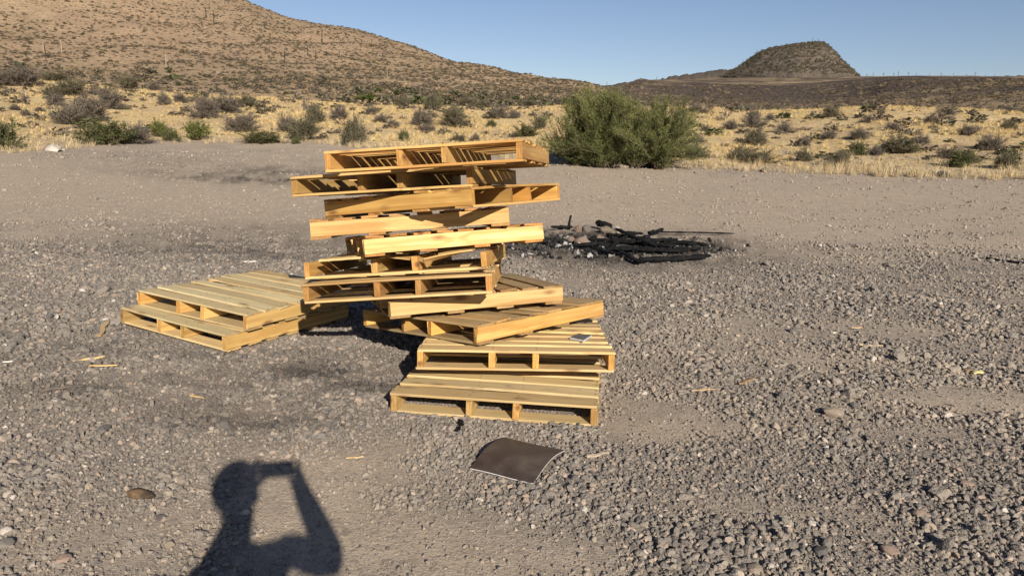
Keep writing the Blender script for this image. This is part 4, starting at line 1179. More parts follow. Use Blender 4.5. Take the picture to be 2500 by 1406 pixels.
SH = [
 (5, 366, 80, 66, 'green', 'round green shrub cut by the left edge of the picture'),
 (262, 352, 120, 56, 'green', 'wide dark green shrub at the left end of the lot edge'),
 (338, 350, 70, 46, 'grey', 'grey twiggy shrub against the wide dark green one'),
 (388, 336, 46, 42, 'bright', 'small bright green shrub right of the wide dark one'),
 (478, 346, 64, 46, 'bright', 'yellow green upright shrub at the lot edge'),
 (640, 350, 96, 34, 'green', 'low flat green shrub at the lot edge left of the stack'),
 (420, 345, 40, 30, 'green', 'little green shrub beside the yellow green one'),
 (172, 304, 76, 52, 'grey', 'left end of the long grey thicket on the left ridge'),
 (218, 294, 92, 58, 'grey', 'middle and tallest clump of the grey thicket on the left ridge'),
 (270, 268, 64, 46, 'grey', 'right upper end of the grey thicket on the left ridge'),
 (172, 234, 80, 40, 'olive', 'olive shrub just below the left crest'),
 (130, 238, 44, 26, 'olive', 'small olive shrub left of the larger one below the crest'),
 (55, 212, 80, 46, 'grey', 'big dark twiggy shrub on the crest at far left'),
 (8, 210, 50, 34, 'grey', 'dark shrub on the crest cut by the left edge'),
 (134, 199, 50, 24, 'olive', 'low olive shrub on the left crest'),
 (312, 218, 56, 34, 'olive', 'grey olive shrub on the crest right of the bare skyline stretch'),
 (376, 222, 34, 22, 'grey', 'small grey shrub on the crest beside the olive one'),
 (62, 258, 34, 38, 'dead', 'bare dead shrub on the far left golden grass'),
 (66, 286, 26, 16, 'grey', 'low grey tuft below the bare dead shrub'),
 (38, 270, 26, 14, 'grey', 'tiny grey tuft left of the low one'),
 (98, 275, 24, 12, 'grey', 'tiny grey tuft on bare golden grass right of the dead shrub'),
 (138, 258, 50, 26, 'grey', 'grey scrub above the long thicket'),
 (400, 258, 34, 30, 'grey', 'grey shrub in the middle of the left ridge'),
 (252, 230, 22, 16, 'grey', 'small round grey shrub under the left crest'),
 (225, 232, 22, 12, 'grey', 'small flat grey shrub under the left crest'),
 (440, 252, 40, 24, 'grey', 'grey shrub left of the brown thicket'),
 (500, 292, 70, 56, 'grey', 'brown grey thicket, left part, above the yellow green shrub'),
 (548, 276, 90, 46, 'grey', 'brown grey thicket, right part'),
 (592, 322, 84, 46, 'grey', 'grey olive shrub behind the low flat green one'),
 (600, 262, 60, 30, 'olive', 'olive shrub near the crest above the brown thicket'),
 (740, 342, 84, 66, 'olive', 'tall olive grey shrub left of the pallet stack'),
 (700, 322, 50, 44, 'grey', 'grey shrub tucked behind the tall olive grey one'),
 (745, 270, 26, 36, 'dead', 'black burnt stump with bare arms on the ridge'),
 (770, 300, 60, 44, 'olive', 'olive shrub uphill of the tall olive grey one'),
 (722, 352, 22, 22, 'green', 'tiny green shrub at the lot edge below the tall olive grey one'),
 (866, 354, 76, 74, 'olive', 'tall shrub seen above the left half of the top pallet'),
 (828, 290, 50, 34, 'grey', 'grey shrub uphill of the tall one above the pallets'),
 (905, 282, 36, 24, 'grey', 'small dark shrub on the ridge above the stack'),
 (986, 346, 34, 32, 'green', 'spiky green shrub just above the top pallet'),
 (1030, 308, 66, 46, 'grey', 'dark grey shrub in the middle of the ridge'),
 (1045, 325, 40, 26, 'grey', 'grey shrub below the dark middle one'),
 (1112, 312, 84, 52, 'olive', 'broad olive shrub in the middle of the ridge'),
 (1105, 288, 44, 30, 'olive', 'pale olive shrub on top of the broad one'),
 (1216, 291, 62, 36, 'grey', 'grey shrub near the crest left of the big bush'),
 (1256, 290, 34, 26, 'grey', 'small grey shrub right of the one near the crest'),
 (1200, 310, 30, 20, 'green', 'small green tuft on golden grass left of the big bush'),
 (1282, 335, 66, 32, 'green', 'green shrub close to the left side of the big bush'),
 (1316, 318, 46, 44, 'olive', 'olive shrub touching the left side of the big bush'),
 (1120, 346, 44, 24, 'olive', 'low olive shrub behind the right end of the top pallet'),
 (1185, 330, 24, 12, 'grey', 'tiny grey tuft left of the green shrub'),
 (1160, 345, 30, 22, 'grey', 'grey tuft behind the top pallet'),
 (930, 300, 40, 26, 'grey', 'flat grey shrub above the stack'),
 (960, 312, 36, 22, 'grey', 'brownish shrub above the stack, right of the flat one'),
 (900, 254, 90, 26, 'bright', 'wide bright green thicket behind the crest above the stack'),
 (980, 262, 44, 30, 'olive', 'olive shrub right of the bright green thicket'),
 (1058, 270, 56, 46, 'olive', 'tall olive shrub on the crest right of the bright thicket'),
 (1140, 262, 56, 26, 'olive', 'olive shrub behind the crest in the middle'),
 (1180, 266, 46, 24, 'olive', 'low olive shrub behind the crest right of the middle'),
 (1290, 262, 44, 22, 'olive', 'olive shrub behind the crest left of the big bush'),
 (1697, 275, 46, 22, 'grey', 'grey shrub on the crest right of the big bush'),
 (1826, 274, 46, 20, 'grey', 'grey shrub on the crest in the right half'),
 (2030, 287, 48, 26, 'olive', 'olive shrub on the right crest under the butte'),
 (1838, 312, 60, 44, 'grey', 'grey shrub stacked above an olive one on the right slope'),
 (1845, 356, 66, 48, 'olive', 'olive shrub below the grey one on the right slope'),
 (1782, 318, 44, 26, 'grey', 'grey shrub left of the tall pair on the right slope'),
 (1770, 290, 30, 26, 'dead', 'thin bare shrub near the right crest'),
 (1915, 326, 50, 28, 'grey', 'grey shrub right of the tall pair'),
 (1702, 348, 40, 24, 'grey', 'dark grey shrub right of the big bush at mid height'),
 (1690, 388, 76, 48, 'olive', 'soft olive shrub at the right foot of the big bush'),
 (1722, 320, 28, 16, 'grey', 'small grey tuft above the soft olive shrub'),
 (1800, 390, 50, 42, 'olive', 'olive shrub by the lot edge on the right'),
 (1850, 398, 96, 36, 'olive', 'wide olive shrub by the lot edge on the right'),
 (1960, 394, 50, 36, 'olive', 'grey green shrub in straw right of the wide olive one'),
 (2045, 406, 56, 40, 'olive', 'straw choked olive shrub at the lot edge'),
 (2092, 380, 40, 36, 'green', 'upright green shrub alone on the right slope'),
 (2190, 374, 104, 46, 'olive', 'broadest olive shrub on the right slope'),
 (2140, 380, 40, 26, 'grey', 'grey shrub at the left of the broadest olive one'),
 (2095, 340, 60, 26, 'grey', 'grey thicket above the upright green shrub'),
 (2275, 304, 44, 24, 'grey', 'grey shrub just below the right crest'),
 (2315, 386, 56, 30, 'grey', 'brown grey shrub right of the broadest olive one'),
 (2345, 408, 64, 42, 'green', 'greenish shrub near the lot edge at far right'),
 (2420, 366, 60, 34, 'grey', 'grey shrub at far right mid slope'),
 (2455, 412, 60, 40, 'olive', 'olive shrub near the lot edge at the right edge'),
 (2250, 350, 40, 22, 'grey', 'grey shrub uphill of the brown grey one'),
 (2020, 340, 46, 22, 'grey', 'flat grey shrub in the middle of the right slope'),
 (1965, 356, 40, 22, 'grey', 'small dark shrub left of the flat grey one'),
 (2360, 330, 46, 24, 'grey', 'grey shrub high on the far right slope'),
 (2460, 318, 40, 24, 'olive', 'olive shrub high at the right edge'),
 (2180, 318, 40, 20, 'grey', 'grey shrub high above the broadest olive one'),
 (1880, 294, 30, 16, 'grey', 'tiny grey shrub under the right crest'),
 (2120, 300, 34, 18, 'grey', 'tiny grey shrub under the crest below the butte'),
 (2310, 282, 44, 20, 'grey', 'grey shrub on the far right crest'),
]
for a in SH: shrub(*a)

# the big green bush by the lot edge
def make_big_bush():
    rng = np.random.default_rng(4)
    base, r = ground_hit(1500, 409)
    k = r / FPX
    X = np.array([1300, 1322, 1345, 1375, 1405, 1425, 1450, 1475, 1495, 1520, 1545, 1570, 1600, 1635, 1662, 1685, 1700])
    Yt = np.array([352, 318, 300, 276, 240, 226, 252, 236, 240, 262, 272, 262, 256, 260, 264, 300, 352])
    f = lambda x: np.interp(x / k + 1500, X, (412 - Yt) * k, left=0, right=0)
    roots = np.array([(-1.15, .1), (-.55, -.15), (-.75, .3), (.1, .25), (.65, -.1), (1.15, .15), (-.2, -.3), (1.3, -.25)]) * (k / .0128)
    SV, SF, LV, LF, ST, LT = [], [], [], [], [], []
    nv = nl = 0
    nst = 330
    for s in range(nst):
        c = roots[s % len(roots)] + rng.normal(0, .1, 2)
        # aim for a point inside the silhouette
        x = c[0] + rng.normal(0, .62); x = float(np.clip(x, -2.5, 2.45)); hmax = float(f(x))
        if hmax < .25: continue
        depth = rng.normal(0, .55) * min(1, hmax)
        ztop = hmax * (1 - .22 * (depth / 1.1) ** 2) * rng.uniform(.12, 1.0) ** .7
        A = np.array([c[0], c[1], 0.]); C = np.array([x, c[1] * .4 + depth, max(.2, ztop)])
        lean = C - A; Bm = A + lean * .5 + np.array([lean[0] * -.06, lean[1] * -.06, .12 * np.linalg.norm(lean)]) * .7 + rng.normal(0, .04, 3)
        V, Fq = ribbons(A[None], Bm[None], C[None], np.array([.016]), rng)
        SV.append(V); SF.append(Fq + nv); nv += len(V); ST.append(np.full(len(V), rng.random()))
        # sprays along the outer two thirds
        n = int(26 + 10 * np.linalg.norm(lean)); u = rng.uniform(.08, 1.03, n)[:, None]
        Pq = A * (1 - u) + C * u + (Bm - (A + C) / 2) * (4 * u * (1 - u))
        d = lean / np.linalg.norm(lean) + rng.normal(0, .5, (n, 3)) + np.array([0, 0, .35]); d /= np.linalg.norm(d, axis=1)[:, None]
        ln = rng.uniform(.16, .42, n)[:, None]; E = Pq + d * ln; Mi = (Pq + E) / 2 + rng.normal(0, .02, Pq.shape)
        E[:, 2] = np.maximum(E[:, 2], .06)
        V, Fq = ribbons(Pq, Mi, E, np.full(n, .0045), rng)
        SV.append(V); SF.append(Fq + nv); nv += len(V); ST.append(np.repeat(rng.random(n), 9))
        m = 26; kk = np.repeat(np.arange(n), m); v = rng.uniform(.05, 1.08, len(kk))[:, None]
        Pl = Pq[kk] * (1 - v) + E[kk] * v + rng.normal(0, .018, (len(kk), 3))
        Dl = d[kk] * .9 + rng.normal(0, .6, (len(kk), 3))
        V, Fq = leaves(Pl, Dl, .036, rng, 2.4)
        stt = rng.normal(0, .16)
        LV.append(V); LF.append(Fq + nl); nl += len(V)
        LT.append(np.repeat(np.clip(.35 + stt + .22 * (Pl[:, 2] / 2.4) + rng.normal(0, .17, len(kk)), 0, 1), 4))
    e = empty('large_bush', base - np.array([0, 0, .05]), (0, 0, -math.atan2(base[0], base[1])))
    link('stems', with_tint('stems', np.concatenate(SV), np.concatenate(SF), MTWIGB, np.concatenate(ST)), e)
    link('foliage', with_tint('foliage', np.concatenate(LV), np.concatenate(LF), ML['bush'], np.concatenate(LT)), e)
    tag(e, 'large feathery green bush at the edge of the lot right of the stack', 'bush')
make_big_bush()

# grass
def tuft_mesh(name, seed, n, mat, h=1., lean=.45, w=.02):
    rng = np.random.default_rng(seed)
    th = rng.uniform(0, 6.283, n); rad = rng.uniform(0, .28, n) ; t = np.abs(rng.normal(0, lean, n))
    A = np.stack([rad * np.cos(th), rad * np.sin(th), np.full(n, -.08)], 1)
    d = np.stack([np.cos(th) * np.sin(t), np.sin(th) * np.sin(t), np.cos(t)], 1)
    ln = rng.uniform(.45, 1.05, n)[:, None] * h
    C = A + d * ln; C += np.stack([np.cos(th), np.sin(th), -.35 * np.ones(n)], 1) * .16 * ln
    B = A + d * ln * .55
    sd = np.stack([-np.sin(th + rng.normal(0, .8, n)), np.cos(th), np.zeros(n)], 1) * w
    V = np.stack([A - sd, A + sd, B + sd * .8, B - sd * .8, C], 1).reshape(-1, 3)
    q = []
    for k in range(n):
        b = k * 5; q.append((b, b + 1, b + 2, b + 3)); q.append((b + 3, b + 2, b + 4))
    me = mesh_from(name, V, q, mat); attr(me, 'tint', np.repeat(np.clip(rng.normal(.55, .28, n), 0, 1), 5))
    return me
def scatter_grass():
    rng = np.random.default_rng(9)
    pr = [proto('grass_form', tuft_mesh('grass_form', 120 + i, 34, MSTRAW, 1., .6, .013)) for i in range(4)]
    az0, az1 = az_of(-120), az_of(2620)
    n = 60000
    a = rng.uniform(az0, az1, n)
    R, _ = columns(a); re, rc = R[:, 3], R[:, 5]
    u = rng.random(n) ** .8; r = re + .4 + (rc - re + 3) * u
    x, y = r * np.sin(a), r * np.cos(a)
    keep = rng.random(n) < np.clip(.62 + 1.1 * fbm(x, y, 3.5, 3), .12, 1) * np.clip((r - re) / 2.5, .25, 1)
    x, y, r = x[keep], y[keep], r[keep]; n = len(x)
    h = rng.uniform(.07, .21, n) * (1 + .6 * fbm(x, y, 2, 2)); w = h * rng.uniform(1.0, 2.0, n)
    P = np.stack([x, y, height(x, y)], 1)
    o = instancer('dry_grass', P, np.stack([np.zeros(n), np.zeros(n), rng.uniform(0, 6.28, n)], 1), np.stack([w, w, h], 1), rng.integers(0, 4, n) + .5, pr)
    tag(o, 'short golden dry grass over the ridge', kind='stuff')
    # taller pale grass in a fringe along the lot edge
    pr = [proto('tall_grass_form', tuft_mesh('tall_grass_form', 140 + i, 40, MSTRAWP, 1., .42, .009)) for i in range(4)]
    n = 5200
    a = rng.uniform(az0, az1, n); R, _ = columns(a); re = R[:, 3]
    r = re + np.abs(rng.normal(.1, 1.9, n)) - .3
    x, y = r * np.sin(a), r * np.cos(a)
    ax = 1250 + FPX * np.tan(a)
    dens = np.interp(ax, [-200, 0, 250, 330, 600, 760, 1000, 1300, 1330, 1640, 1700, 1900, 2500, 2700], [.4, .4, .45, .2, .18, .25, .25, .15, .03, .05, .25, .3, .34, .34])
    keep = rng.random(n) < dens * np.clip(.6 + 1.6 * fbm(x, y, 1.6, 2), .05, 1)
    x, y = x[keep], y[keep]; n = len(x)
    h = .12 + .36 * rng.random(n) ** 2; w = h * rng.uniform(.6, 1.2, n)
    o = instancer('tall_dry_grass', np.stack([x, y, height(x, y)], 1), np.stack([np.zeros(n), np.zeros(n), rng.uniform(0, 6.28, n)], 1), np.stack([w, w, h], 1), rng.integers(0, 4, n) + .5, pr)
    tag(o, 'tall pale straw fringe along the edge of the lot', kind='stuff')
scatter_grass()

# low scrub too small to count
def clump_mesh(name, seed, mat, n=70):
    rng = np.random.default_rng(seed)
    d = rng.normal(size=(n, 3)); d /= np.linalg.norm(d, axis=1)[:, None]; d[:, 2] = np.abs(d[:, 2])
    P = d * rng.uniform(.25, .5, n)[:, None]; P[:, 2] *= 1.5
    V, Fq = leaves(P, d + rng.normal(0, .8, (n, 3)), .3, rng, 1.5)
    me = mesh_from(name, V, Fq, mat); attr(me, 'tint', np.repeat(rng.random(n), 4)); return me
MSCR = [mat_leaf('scrub_olive', (.075, .068, .045), (.17, .15, .095), mixb=False), mat_leaf('scrub_brown', (.10, .08, .06), (.22, .175, .125), mixb=False), mat_leaf('scrub_green', (.045, .057, .024), (.12, .128, .055), mixb=False), mat_leaf('scrub_straw', (.26, .19, .11), (.42, .32, .19), mixb=False)]
SCRP = [proto('scrub_form', clump_mesh('scrub_form', 160 + i, MSCR[i % 4])) for i in range(8)]
def scrub(name, label, axr, feats, n, size, mixp, densf=None, seed=1):
    rng = np.random.default_rng(seed)
    a = rng.uniform(az_of(axr[0]), az_of(axr[1]), n); R, _ = columns(a)
    def fr_(f): k = int(f); return R[:, k] + (R[:, min(k + 1, 11)] - R[:, k]) * (f - k)
    r0, r1 = fr_(feats[0]), fr_(feats[1])
    u = rng.random(n); r = r0 + (r1 - r0) * u ** .8
    x, y = r * np.sin(a), r * np.cos(a)
    d = np.clip(.62 + .8 * fbm(x, y, size[1] * 14, 4), .15, 1)
    if densf is not None: d = d * densf(a, r)
    m = rng.random(n) < d; x, y = x[m], y[m]; n = len(x)
    s = size[0] * (size[1] / size[0]) ** (rng.random(n) ** 1.8)
    I = rng.choice(4, n, p=mixp) + 4 * rng.integers(0, 2, n)
    o = instancer(name, np.stack([x, y, height(x, y) - .03], 1), np.stack([np.zeros(n), np.zeros(n), rng.uniform(0, 6.28, n)], 1), np.stack([s * rng.uniform(.9, 1.5, n), s * rng.uniform(.9, 1.5, n), s * rng.uniform(.5, .9, n)], 1), I + .5, SCRP)
    tag(o, label, kind='stuff')
scrub('hillside_scrub', 'dark specks of low scrub dotting the tan hill', (-200, 1495), (5.6, 8.15), 36000, (.32, .9), [.32, .46, .01, .21], seed=1)
scrub('foothill_scrub', 'green scrub belt at the foot of the hill', (-150, 1560), (5, 6.35), 1900, (.45, 1.8), [.48, .28, .16, .08], lambda a, r: np.interp(a, [az_of(0), az_of(500), az_of(800), az_of(1500)], [.25, .5, 1, 1]), seed=2)
scrub('ridge_scrub', 'small grey tufts over the golden ridge', (-120, 2620), (3.1, 5), 3600, (.12, .6), [.34, .56, .05, .05], seed=3)
scrub('plateau_scrub', 'sparse scrub on the dark scarp and plateau', (1495, 2620), (5, 7.9), 11000, (.4, 1.1), [.25, .6, .0, .15], seed=4)

# ------------------------------------------------------------------ saguaros and burnt snags
MSAG = mat_simple('saguaro_skin', (.07, .075, .04), (.14, .135, .08), 1.2, .8, .2, .4, .1)
MSNAG = mat_simple('burnt_snag', (.03, .025, .02), (.07, .055, .042), 2, .9, .1, .4, .1)
MPALE = mat_simple('dead_pale_trunk', (.24, .185, .13), (.34, .27, .19), 2, .9, .1, .4, .1)
def cactus_mesh(seed, mat, arms):
    rng = np.random.default_rng(seed); V = []; Fc = []
    def limb(pts, rad):
        m = 8; b = len(V)
        for i, (p, r) in enumerate(zip(pts, rad)):
            for k in range(m):
                a = 2 * math.pi * k / m; V.append((p[0] + r * math.cos(a), p[1] + r * math.sin(a), p[2]))
        for i in range(len(pts) - 1):
            for k in range(m): Fc.append((b + i * m + k, b + i * m + (k + 1) % m, b + (i + 1) * m + (k + 1) % m, b + (i + 1) * m + k))
        Fc.append(tuple(b + (len(pts) - 1) * m + k for k in range(m)))
    limb([(0, 0, -.05), (0, 0, .3), (.01, 0, .7), (.01, 0, .93), (.01, 0, 1.)], [.045, .05, .052, .042, .012])
    for s in range(arms):
        a = rng.uniform(0, 6.28) if s else 0; z = rng.uniform(.35, .55); c, q = math.cos(a + s * 3.1), math.sin(a + s * 3.1)
        h = rng.uniform(.2, .4)
        limb([(.03 * c, .03 * q, z - .03), (.12 * c, .12 * q, z), (.16 * c, .16 * q, z + .08), (.16 * c, .16 * q, z + h), (.16 * c, .16 * q, z + h + .04)], [.03, .032, .035, .03, .008])
    return mesh_from('saguaro', np.array(V), Fc, mat, True)
CM = {('live', k): cactus_mesh(200 + k, MSAG, k) for k in (0, 1, 2)}
CM.update({('burnt', k): cactus_mesh(210 + k, MSNAG, k) for k in (0, 1, 2)}); CM.update({('pale', k): cactus_mesh(220 + k, MPALE, k) for k in (0, 1)})
def saguaro(px, py, hpx, kind, arms, label, group='saguaros and snags on the hill'):
    hit = ground_hit(px, py)
    if hit is None: return
    p, r = hit; h = hpx / FPX * r
    o = link('saguaro_cactus', CM[(kind, arms)], None, p, (0, random.uniform(-.05, .05), random.uniform(0, 6.28))); o.scale = (h * .7, h * .7, h)
    tag(o, label, 'cactus', group)
for a in [(112, 145, 26, 'burnt', 1, 'burnt black snag low on the hill at far left'), (108, 132, 22, 'pale', 0, 'pale dead trunk just above the burnt far left snag'), (152, 132, 26, 'pale', 0, 'pale dead trunk right of the burnt far left snag'),
          (406, 168, 30, 'pale', 1, 'pale armed saguaro skeleton low on the middle of the hill'), (247, 95, 12, 'pale', 0, 'short pale stump on the left half of the hill'), (522, 60, 26, 'burnt', 1, 'dark armed saguaro high on the hill, right of two'),
          (503, 45, 22, 'burnt', 0, 'dark saguaro high on the hill, left of two'), (648, 135, 18, 'burnt', 1, 'small burnt snag in the middle of the right slope of the hill'), (658, 128, 16, 'burnt', 0, 'thin burnt snag right of the small one on the slope'),
          (695, 155, 28, 'burnt', 1, 'burnt saguaro with dark foot in the middle of the slope'), (752, 138, 22, 'burnt', 2, 'forked burnt snag on the right slope'), (771, 150, 24, 'burnt', 0, 'straight burnt snag right of the forked one'),
          (771, 92, 18, 'pale', 0, 'pale trunk near the skyline of the hill'), (787, 104, 24, 'burnt', 1, 'dark saguaro near the skyline right of the pale trunk'), (745, 152, 16, 'burnt', 0, 'small straight snag left of the forked one'), (829, 142, 18, 'burnt', 1, 'burnt snag right of the others on the slope'),
          (945, 190, 18, 'pale', 0, 'pale trunk low on the right end of the hill'), (812, 172, 14, 'pale', 0, 'pale trunk above the green scrub belt'), (1066, 190, 24, 'live', 1, 'green armed saguaro on the lower right slope'), (1188, 208, 18, 'pale', 0, 'pale trunk near the right end of the hill'),
          (1020, 133, 14, 'live', 0, 'lone saguaro on the hill skyline'), (1210, 190, 14, 'live', 0, 'saguaro on the skyline at the right end of the hill'), (2326, 262, 34, 'burnt', 0, 'dark bare trunk against the right scarp'), (1538, 245, 26, 'live', 0, 'saguaro just above the right half of the big bush')]: saguaro(*a)
ORD = ['first', 'second', 'third', 'fourth', 'fifth', 'sixth', 'seventh', 'eighth', 'ninth', 'tenth', 'eleventh', 'twelfth', 'thirteenth', 'fourteenth', 'fifteenth', 'sixteenth', 'seventeenth', 'eighteenth', 'nineteenth']
rs = np.random.default_rng(77)
for oi, px in enumerate([1530, 1545, 1562, 1600, 1650, 2110, 2125, 2150, 2175, 2186, 2210, 2230, 2262, 2290, 2320, 2352, 2372, 2398, 2420]):
    a = az_of(px); R, Z = columns(np.array([a])); r = R[0, 9] - 12 if px > 1580 else R[0, 8]
    x, y = r * math.sin(a), r * math.cos(a); z = height(x, y)[0]
    o = link('saguaro_cactus', CM[('live', int(rs.integers(0, 3)))], None, (x, y, z - .2)); h = rs.uniform(5, 11) / FPX * r
    o.scale = (h, h, h); tag(o, ORD[oi] + ' tiny saguaro from the left on the plateau skyline', 'cactus', 'saguaros on the plateau skyline')

# ------------------------------------------------------------------ the photographer, standing behind the camera; only the shadow reaches the picture
def make_person():
    pts = {}; edges = []
    def chain(names): edges.extend(zip(names, names[1:]))
    def v(n, co, r, r2=None): pts[n] = (co, r, r2 or r)
    v('pelvis', (.03, -.50, .80), .135, .10); v('waist', (.04, -.50, .93), .16, .11); v('chest', (.05, -.49, 1.09), .19, .11); v('upper', (.03, -.475, 1.215), .14, .085)
    v('neck', (-.005, -.455, 1.285), .052); v('jaw', (-.02, -.43, 1.375), .058, .06); v('skull', (-.037, -.425, 1.455), .080, .088); v('crown', (-.040, -.43, 1.525), .066, .075)
    chain(['pelvis', 'waist', 'chest', 'upper', 'neck', 'jaw', 'skull', 'crown'])
    v('shR', (.150, -.455, 1.285), .062); v('elR', (.268, -.31, 1.165), .056); v('wrR', (.098, -.085, 1.300), .042); v('palmR', (.078, -.05, 1.33), .026, .018)
    chain(['upper', 'shR', 'elR', 'wrR', 'palmR'])
    v('shL', (-.135, -.46, 1.165), .062); v('elL', (-.175, -.25, 1.09), .045); v('wrL', (-.108, -.075, 1.285), .028); v('palmL', (-.098, -.045, 1.32), .026, .018)
    chain(['upper', 'shL', 'elL', 'wrL', 'palmL'])
    for s, n in ((1, 'R'), (-1, 'L')):
        bx = {'R': .070, 'L': -.094}[n]
        for q, (dz, ln) in enumerate(((.045, .030), (.026, .036), (.006, .036), (-.014, .028))):
            v('f%s%da' % (n, q), (bx + s * .012, -.032, 1.335 + dz), .0085); v('f%s%db' % (n, q), (bx + s * .010, -.008, 1.337 + dz), .008); v('f%s%dc' % (n, q), (bx - s * ln * .25, -.002, 1.337 + dz), .007)
            chain(['palm' + n, 'f%s%da' % (n, q), 'f%s%db' % (n, q), 'f%s%dc' % (n, q)])
        v('t%sa' % n, (bx - s * .012, -.045, 1.305), .0105); v('t%sb' % n, (bx - s * .035, -.032, 1.318), .009); chain(['palm' + n, 't%sa' % n, 't%sb' % n])
        v('hip' + n, (.03 + s * .085, -.50, .74), .088); v('kn' + n, (.03 + s * .105, -.48, .42), .060); v('an' + n, (.03 + s * .11, -.51, .08), .042); v('to' + n, (.03 + s * .13, -.36, .035), .034)
        chain(['pelvis', 'hip' + n, 'kn' + n, 'an' + n, 'to' + n])
    names = list(pts); idx = {n: i for i, n in enumerate(names)}
    me = bpy.data.meshes.new('body_frame')
    me.from_pydata([pts[n][0] for n in names], [(idx[a], idx[b]) for a, b in edges], [])
    o = bpy.data.objects.new('body_frame', me); COL.objects.link(o)
    md = o.modifiers.new('skin', 'SKIN'); md.use_smooth_shade = True; md.branch_smoothing = .6
    for n, sv in zip(names, me.skin_vertices[0].data):
        sv.radius = (pts[n][1], pts[n][2]); sv.use_root = n == 'pelvis'
    sb = o.modifiers.new('sub', 'SUBSURF'); sb.levels = 1; sb.render_levels = 1
    dg = bpy.context.evaluated_depsgraph_get()
    bme = bpy.data.meshes.new_from_object(o.evaluated_get(dg)); bme.name = 'body'
    bpy.data.objects.remove(o)
    skin = mat_simple('skin', (.42, .26, .19), (.5, .32, .24), 20, .5, .4, .1); shirt = mat_simple('grey_shirt', (.16, .16, .17), (.2, .2, .21), 40, .9, .1, .3)
    jeans = mat_simple('denim', (.05, .06, .09), (.08, .09, .13), 60, .9, .1, .3); hairm = mat_simple('brown_hair', (.04, .025, .015), (.08, .05, .03), 60, .7, .3, .5)
    bme.materials.clear()
    for m in (skin, shirt, jeans): bme.materials.append(m)
    for p in bme.polygons:
        c = p.center
        if c.z < .86: p.material_index = 2
        elif c.z > 1.30 and c.y < -.3 or c.y > -.2: p.material_index = 0
        else: p.material_index = 1
    e = empty('person', (.03, -.5, 0))
    b = link('body', bme, e, (-.03, .5, 0))
    bm = bmesh.new(); bmesh.ops.create_uvsphere(bm, u_segments=24, v_segments=14, radius=1)
    for q in list(bm.verts):
        if q.co.z < -.25 and q.co.y > -.2: bm.verts.remove(q)
    for q in bm.verts: q.co = Vector((q.co.x * .089, q.co.y * .100 - .006, q.co.z * .095 if q.co.z > 0 else q.co.z * .11))
    hm = bpy.data.meshes.new('hair'); bm.to_mesh(hm); bm.free(); hm.materials.append(hairm)
    link('hair', hm, e, (-.07, .07, 1.488))
    # nose, ears and eyes
    def lump(nm, co, s, mat):
        bm = bmesh.new(); bmesh.ops.create_icosphere(bm, subdivisions=2, radius=1)
        for q in bm.verts: q.co = Vector((q.co.x * s[0], q.co.y * s[1], q.co.z * s[2]))
        m = bpy.data.meshes.new(nm); bm.to_mesh(m); bm.free(); m.materials.append(mat); link(nm, m, e, co)
    eye = mat_simple('eye', (.6, .6, .6), (.7, .7, .7), 5, .3, .5, 0)
    lump('nose', (-.063, .168, 1.43), (.012, .018, .02), skin)
    for s in (-1, 1):
        lump('ear', (-.066 + s * .083, .07, 1.44), (.009, .018, .028), skin); lump('eye', (-.065 + s * .03, .155, 1.46), (.013, .009, .008), eye)
    lump('mouth', (-.06, .135, 1.385), (.022, .01, .006), mat_simple('lips', (.35, .14, .12), None, 5, .5, .4, 0))
    e.location = Vector(e.location) * (CAMH / 1.354); e.scale = (CAMH / 1.354,) * 3
    tag(e, 'person behind the camera holding up a phone, seen only as the shadow on the gravel', 'person')
    # the phone, held across
    bm = bmesh.new(); bmesh.ops.create_cube(bm, size=1)
    for q in bm.verts: q.co = Vector((q.co.x * .152, q.co.y * .008, q.co.z * .074))
    bmesh.ops.bevel(bm, geom=[x for x in bm.edges], offset=.003, segments=2, affect='EDGES')
    pm = bpy.data.meshes.new('phone_body'); bm.to_mesh(pm); bm.free(); pm.materials.append(mat_simple('phone_black', (.02, .02, .022), None, 5, .3, .5, 0))
    ph = empty('phone', (-.012, -.022, 1.352), (0, math.radians(-6), 0))
    link('phone_body', pm, ph)
    bm = bmesh.new(); bmesh.ops.create_cone(bm, segments=20, radius1=.007, radius2=.006, depth=.003, cap_ends=True)
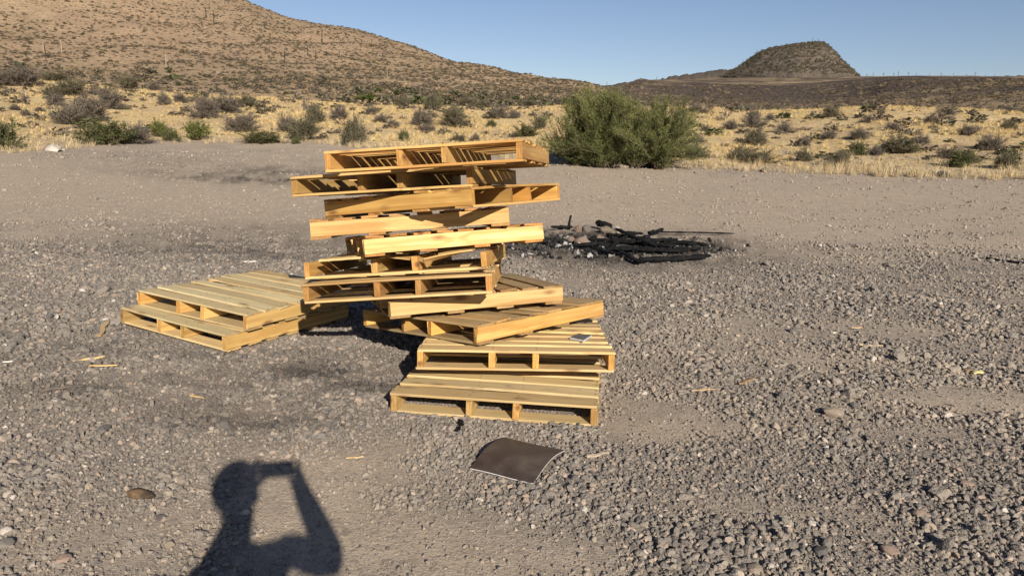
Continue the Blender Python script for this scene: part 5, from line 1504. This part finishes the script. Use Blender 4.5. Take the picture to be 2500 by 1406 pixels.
    lm = bpy.data.meshes.new('lens'); bm.to_mesh(lm); bm.free(); lm.materials.append(pm.materials[0])
    link('lens', lm, ph, (.012, .0055, .002), (math.radians(-90), 0, 0))
    ph.location = Vector(ph.location) * (CAMH / 1.354); ph.scale = (CAMH / 1.354,) * 3
    tag(ph, 'phone held up in both hands, seen only as the bar of the shadow', 'phone')
make_person()

# scrub and saguaros on the butte
def butte_cover():
    rng = np.random.default_rng(33); me = butte.data
    bpy.context.view_layer.update()
    n = len(me.polygons); ar = np.empty(n); me.polygons.foreach_get('area', ar); ce = np.empty(n * 3); me.polygons.foreach_get('center', ce); ce = ce.reshape(-1, 3)
    W = np.where(ce[:, 1] < 15, ar, 0); pick = rng.choice(n, 5200, p=W / W.sum())
    L = np.sqrt(ar[pick])
    P = ce[pick] + rng.normal(0, .35, (len(pick), 3)) * L[:, None] * np.array([1, 1, .4]) + np.array([0, 0, .2])
    Mx = np.array(butte.matrix_world); P = P @ Mx[:3, :3].T + Mx[:3, 3]
    m = len(P); s = rng.uniform(.5, 1.4, m)
    o = instancer('butte_scrub', P, np.stack([np.zeros(m), np.zeros(m), rng.uniform(0, 6.28, m)], 1), np.stack([s * 1.2, s * 1.2, s], 1), rng.choice(4, m, p=[.7, .28, .0, .02]) + .5, SCRP)
    tag(o, 'dark scrub over the flanks of the butte', kind='stuff')
    V = np.empty(len(me.vertices) * 3); me.vertices.foreach_get('co', V); V = V.reshape(-1, 3)
    for oi, x in enumerate((-62, -48, -36, -27, -20, -9, -3, 4, 9, 13, 18, 24)):
        c = V[(np.abs(V[:, 0] - x) < 3)]
        if not len(c): continue
        q = c[np.argmax(c[:, 2])]; w = Mx[:3, :3] @ q + Mx[:3, 3]
        g = link('saguaro_cactus', CM[('live', int(rng.integers(0, 2)))], None, w - np.array([0, 0, .5])); h = rng.uniform(2.5, 4.5); g.scale = (h, h, h)
        tag(g, ORD[oi] + ' tiny saguaro from the left on top of the butte', 'cactus', 'saguaros on the butte skyline')
butte_cover()
